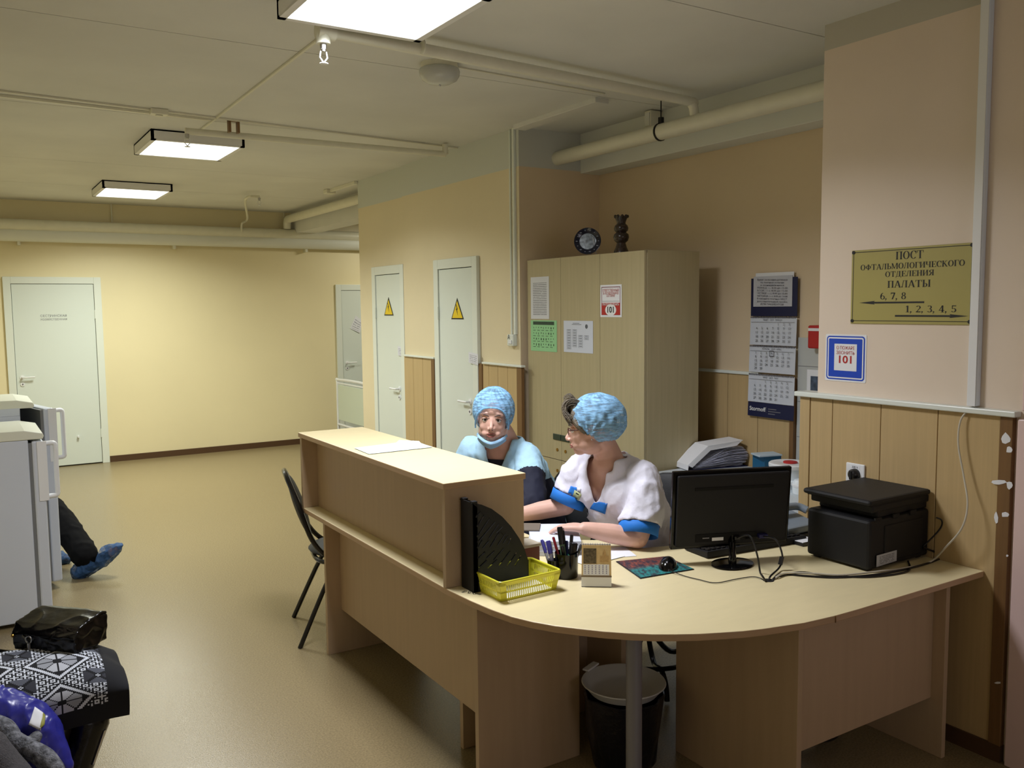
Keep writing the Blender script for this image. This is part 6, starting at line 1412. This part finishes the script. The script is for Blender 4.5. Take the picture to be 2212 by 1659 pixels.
# ============================================================ WOMAN ON THE LEFT (lap in view)
p4 = thing('person', 'seated woman in a black and white patterned skirt, only her lap in view', 'person', (0, 3.2, 0))
Tz = .505; fw4 = Vector((1, -.03, 0)).normalized(); s4 = Vector((-fw4.y, fw4.x, 0))
hA, hB_ = Vector((-.22, 3.16, Tz)), Vector((-.22, 3.34, Tz+.01)); KA, KB_ = Vector((.325, 3.11, .498)), Vector((.310, 3.27, .498)); AA, AB = Vector((.17, 3.06, .10)), Vector((.16, 3.24, .10))
bd4 = MB()
for h_, k_, a_ in ((hA, KA, AA), (hB_, KB_, AB)):
    limb(bd4, [h_, h_.lerp(k_, .5), k_], [.085, .078, .06]); limb(bd4, [k_, k_.lerp(a_, .4)+Vector((-.01, 0, 0)), a_], [.058, .052, .036]); limb(bd4, [a_, a_+Vector((.10, 0, -.05)), a_+Vector((.16, 0, -.062))], [.034, .032, .024])
tp4 = Vector((-.28, 3.25, .50)); tn4 = Vector((-.25, 3.25, 1.06))
loftE(bd4, [(tp4, .18, .14), (tp4.lerp(tn4, .3), .15, .12), (tp4.lerp(tn4, .65), .17, .13), (tn4+Vector((0, 0, -.07)), .16, .10), (tn4, .062, .06)], Sx)
h4 = tn4+Vector((.03, 0, .20)); M4 = frame_of((1, .1, 0)); head_shape(bd4, h4, M4); bd4.tube([tn4+Vector((0, 0, -.03)), h4], .052, 14)
arm4 = []
for s in (-1, 1):
    a = tn4+Vector((0, s*.16, -.08)); b = a+(Vector((.185, .06, -.25)) if s > 0 else Vector((.0, -.04, -.27))); c_ = b+(Vector((-.24, -.12, -.06)) if s > 0 else Vector((-.12, .13, -.06))); arm4.append((a, b, c_)); limb(bd4, [a, b], [.05, .042]); limb(bd4, [b, c_], [.04, .028]); hand(bd4, c_, (.8, -s*.4, -.3), (0, 0, 1), .6, s)
link_mesh('body', remesh(bd4, .006, 2), m_skin, p4)
jk = MB(); loftE(jk, [(tp4.lerp(tn4, .08), .20, .16), (tp4.lerp(tn4, .65), .19, .15), (tn4+Vector((0, 0, -.07)), .18, .115), (tn4, .072, .07)], Sx)
for a, b, c_ in arm4: limb(jk, [a, b], [.066, .058]); limb(jk, [b, b.lerp(c_, .85)], [.058, .046])
link_mesh('jacket', remesh(jk, .01, 2), m_dkcloth, p4)
hh_ = MB(); hh_.ball(h4+Vector((-.02, 0, .04)), (.10, .086, .092), 20, 12); hh_.ball(h4+Vector((-.06, 0, -.04)), (.05, .075, .10), 16, 10); link_mesh('hair', remesh(hh_, .008, 1), m_haird, p4)
tg = MB()
for h_, k_, a_ in ((hA, KA, AA), (hB_, KB_, AB)): limb(tg, [h_, h_.lerp(k_, .5), k_], [.088, .082, .066]); limb(tg, [k_, k_.lerp(a_, .4)+Vector((-.01, 0, 0)), a_], [.064, .056, .04])
link_mesh('tights', remesh(tg, .007, 2), m_tights, p4)
for h_, k_, a_ in ((hA, KA, AA), (hB_, KB_, AB)):
    bt = MB(); t_ = k_.lerp(a_, .22); limb(bt, [t_, t_.lerp(a_, .5), a_], [.066, .060, .045]); limb(bt, [a_+Vector((-.015, 0, -.045)), a_+Vector((.09, 0, -.055)), a_+Vector((.17, 0, -.065))], [.046, .042, .032])
    bm_ = remesh(bt, .007, 2)
    for v in bm_.vertices: v.co.z = max(v.co.z, .001)
    bo_ = link_mesh('boot', bm_, m_leather, p4)
    z0_ = t_.lerp(a_, .10)+Vector((.052, -.040, 0)); z1_ = t_.lerp(a_, .42)+Vector((.050, -.040, 0))
    MB().obox((z0_+z1_)/2, (z1_-z0_)/2, (.004, .004, 0), (.002, -.002, .001)).build('zip_pull', m_metal, bo_, bevel=.001)
# skirt: fine woven cells coloured like the knit
su_n, sv_n = 150, 170; sk_v = []; sk_f = []; cells = []
def knit(i, j):
    u = (i+j*.0) % 44-22; v = (j) % 44-22; a, b = abs(u), abs(v); d = a+b
    if d > 21: 
        a2_, b2_ = 22-a, 22-b; d2 = a2_+b2_
        if d2 < 3: return 2 if (a2_+b2_) % 2 else 0
        if max(a2_, b2_) < 9 and d2 < 14: return (1 if (a2_ < b2_) else 3) if abs(a2_-b2_) > 1 else 0
        return 2 if (i+j) % 2 and (i//3+j//3) % 2 == 0 else (2 if i % 2 and j % 2 else 0)
    if 17 <= d <= 19: return 2
    if d < 15 and max(a, b) < 12 and min(a, b) > 0 and (max(a, b) > 2 or min(a, b) > 1):
        if abs(a-b) < 1: return 0
        return 4 if a > b else 5
    return 0
def skp(u, v):                                                   # u along the thighs, v around (near side to far side)
    x = -.34+.745*u; c_y = 3.205+.02*(1-u)-.006; top = .60+.030*math.sin(u*2.6)-.07*(max(0, u-.84)/.16)**1.6; hw = .205-.02*u
    q = math.radians(-28+236*v); yy = c_y-math.cos(q)*hw; zz = .515+math.sin(q)*(top-.515) if math.sin(q) > 0 else .515+math.sin(q)*.20
    zz += .006*noise.noise(Vector((x*9, yy*9, 1))) - .012*math.exp(-((yy-c_y)/.05)**2)*(1-u*.3)
    return Vector((x, yy, zz))
for i in range(su_n+1):
    for j in range(sv_n+1): sk_v.append(skp(i/su_n, j/sv_n))
km = [mat('knit_black', (14, 16, 22), .9), mat('knit_grey', (84, 88, 98), .9), mat('knit_white', (206, 212, 222), .9), mat('knit_dark_grey', (50, 52, 60), .9), mat('knit_light_grey', (150, 154, 162), .9), mat('knit_pale_grey', (184, 188, 196), .9)]
g = MB(); g.add(sk_v, [])
for i in range(su_n):
    for j in range(sv_n):
        k = i*(sv_n+1)+j; g.f.append([k, k+1, k+sv_n+2, k+sv_n+1]); g.mi.append(0 if i > su_n-14 or j < 14 or j > sv_n-16 else knit(i, j))
o = g.build('skirt', km, p4, fix=False); s = o.modifiers.new('s', 'SOLIDIFY'); s.thickness = .004; s.offset = 0
chair('black chair at the left edge under the woman in the patterned skirt', -.22, 3.25, math.radians(-90))
# handbag
hb_ = thing('handbag', 'small glossy black leather handbag resting on the patterned skirt', 'bag', (.17, 3.33, .60))
b0 = at(30, 1412, 2.96); b1 = at(165, 1425, 2.90); bx_ = (b1-b0); bx_.z = 0; bw = bx_.length; bx_.normalize(); bd_ = Vector((-bx_.y, bx_.x, 0)); bd_ = bd_ if bd_.dot(FW) > 0 else -bd_
bz_ = .612
def BG(a, b, c_): return Vector((b0.x, b0.y, bz_))+bx_*(a*bw)+bd_*b+Vector((0, 0, c_))
g = MB(); g.prism([BG(0, 0, 0), BG(0, -.004, .055), BG(.0, .02, .085), BG(.0, .13, .10), BG(0, .15, .09), BG(0, .15, 0)], bx_*bw)
bm_ = remesh(g, .005, 8); wrinkle(bm_, .005, (14, 14, 20), 8); link_mesh('bag_body', bm_, m_leather, hb_)
g = MB(); g.prism([BG(-.01, -.008, .052), BG(-.01, -.002, .062), BG(-.01, .02, .090), BG(-.01, .13, .108), BG(-.01, .156, .098), BG(-.01, .156, .09), BG(-.01, .13, .10), BG(-.01, .02, .082), BG(-.01, .004, .055)], bx_*bw*1.02)
bm_ = remesh(g, .004, 3); wrinkle(bm_, .004, (9, 9, 30), 2); link_mesh('bag_flap', bm_, m_leather, hb_)
rc = BG(.30, -.012, .045); MB().tube([rc+bx_*.012*math.cos(q)+Vector((0, 0, .012*math.sin(q))) for q in [k*.52 for k in range(12)]], .0022, 6, True).tube([rc+Vector((0, 0, -.012)), rc+Vector((0, 0, -.035))], .005, 8).build('ring_clasp', m_metal, hb_, smooth=True)
MB().tube([rc+Vector((0, 0, -.03)), BG(.1, -.03, .006), BG(-.4, -.02, .01), BG(-.9, .02, .05)], .006, 8, False, 5, .5).build('bag_strap', m_leather, hb_, smooth=True)
MB().ball(BG(.03, -.008, .052), .006, 8, 6).build('gold_stud', mat('brass', (150, 116, 50)), hb_)
# blue plastic bag, grey coat and patterned scarf on the next chair
chair('black chair at the bottom left corner under the coat and blue bag', -.10, 2.62, math.radians(-90))
pb = thing('plastic_bag', 'shiny blue plastic bag with a white and yellow swoosh beside the skirt', 'bag', (.1, 2.85, .46))
g = MB()
cl = [at(-50, 1535, 2.70), at(15, 1545, 2.70), at(62, 1572, 2.70), at(100, 1612, 2.70), at(132, 1652, 2.70)]
limb(g, cl, [.078, .080, .074, .058, .034], 20); limb(g, [at(-40, 1620, 2.74), at(40, 1650, 2.74), at(110, 1690, 2.74)], [.09, .09, .06], 20)
bm_ = remesh(g, .006, 8); wrinkle(bm_, .007, (16, 16, 6), 12); wrinkle(bm_, .0018, (30, 30, 18), 2); pbo = link_mesh('bag_film', bm_, m_blueplastic, pb)
bvp = bvh_of(pbo); patch('white_swoosh', m_paper, pb, bvp, ((74, 1528), (92, 1540), (88, 1578), (62, 1565)), 8, .003)
patch('yellow_edge', mat('olive_print', (150, 150, 70), .4), pb, bvp, ((92, 1540), (97, 1546), (95, 1566), (84, 1577)), 5, .0035)
ctt = thing('folded_coat', 'grey wool coat heaped in the bottom left corner', 'coat', (.0, 2.6, .46))
g = MB(); cl = [at(-80, 1610, 2.42), at(-35, 1640, 2.42), at(5, 1680, 2.42), at(45, 1720, 2.42), at(-10, 1740, 2.44)]
limb(g, cl[:4], [.075, .07, .066, .06], 20); g.ball(cl[4], (.14, .11, .08), 20, 12)
bm_ = remesh(g, .007, 8); wrinkle(bm_, .006, (8, 8, 8), 22); link_mesh('coat_cloth', bm_, m_greywool, ctt)
scf = thing('patterned_scarf', 'grey and black patterned knitted scarf between the coat and blue bag', 'scarf', (.1, 2.7, .46))
m_scf = mat('scarf_knit', (104, 106, 112), .9, mottle=.9, mscale=55, bump=.5, bscale=200)
g = MB(); limb(g, [at(-30, 1560, 2.56), at(10, 1575, 2.56), at(30, 1600, 2.56)], [.03, .03, .025]); limb(g, [at(78, 1592, 2.58), at(58, 1615, 2.55)], [.018, .020]); limb(g, [at(70, 1620, 2.52), at(98, 1640, 2.52), at(118, 1668, 2.52)], [.026, .03, .03]); limb(g, [at(30, 1600, 2.54), at(70, 1625, 2.53)], [.028, .028])
link_mesh('scarf_cloth', remesh(g, .005, 3), m_scf, scf)
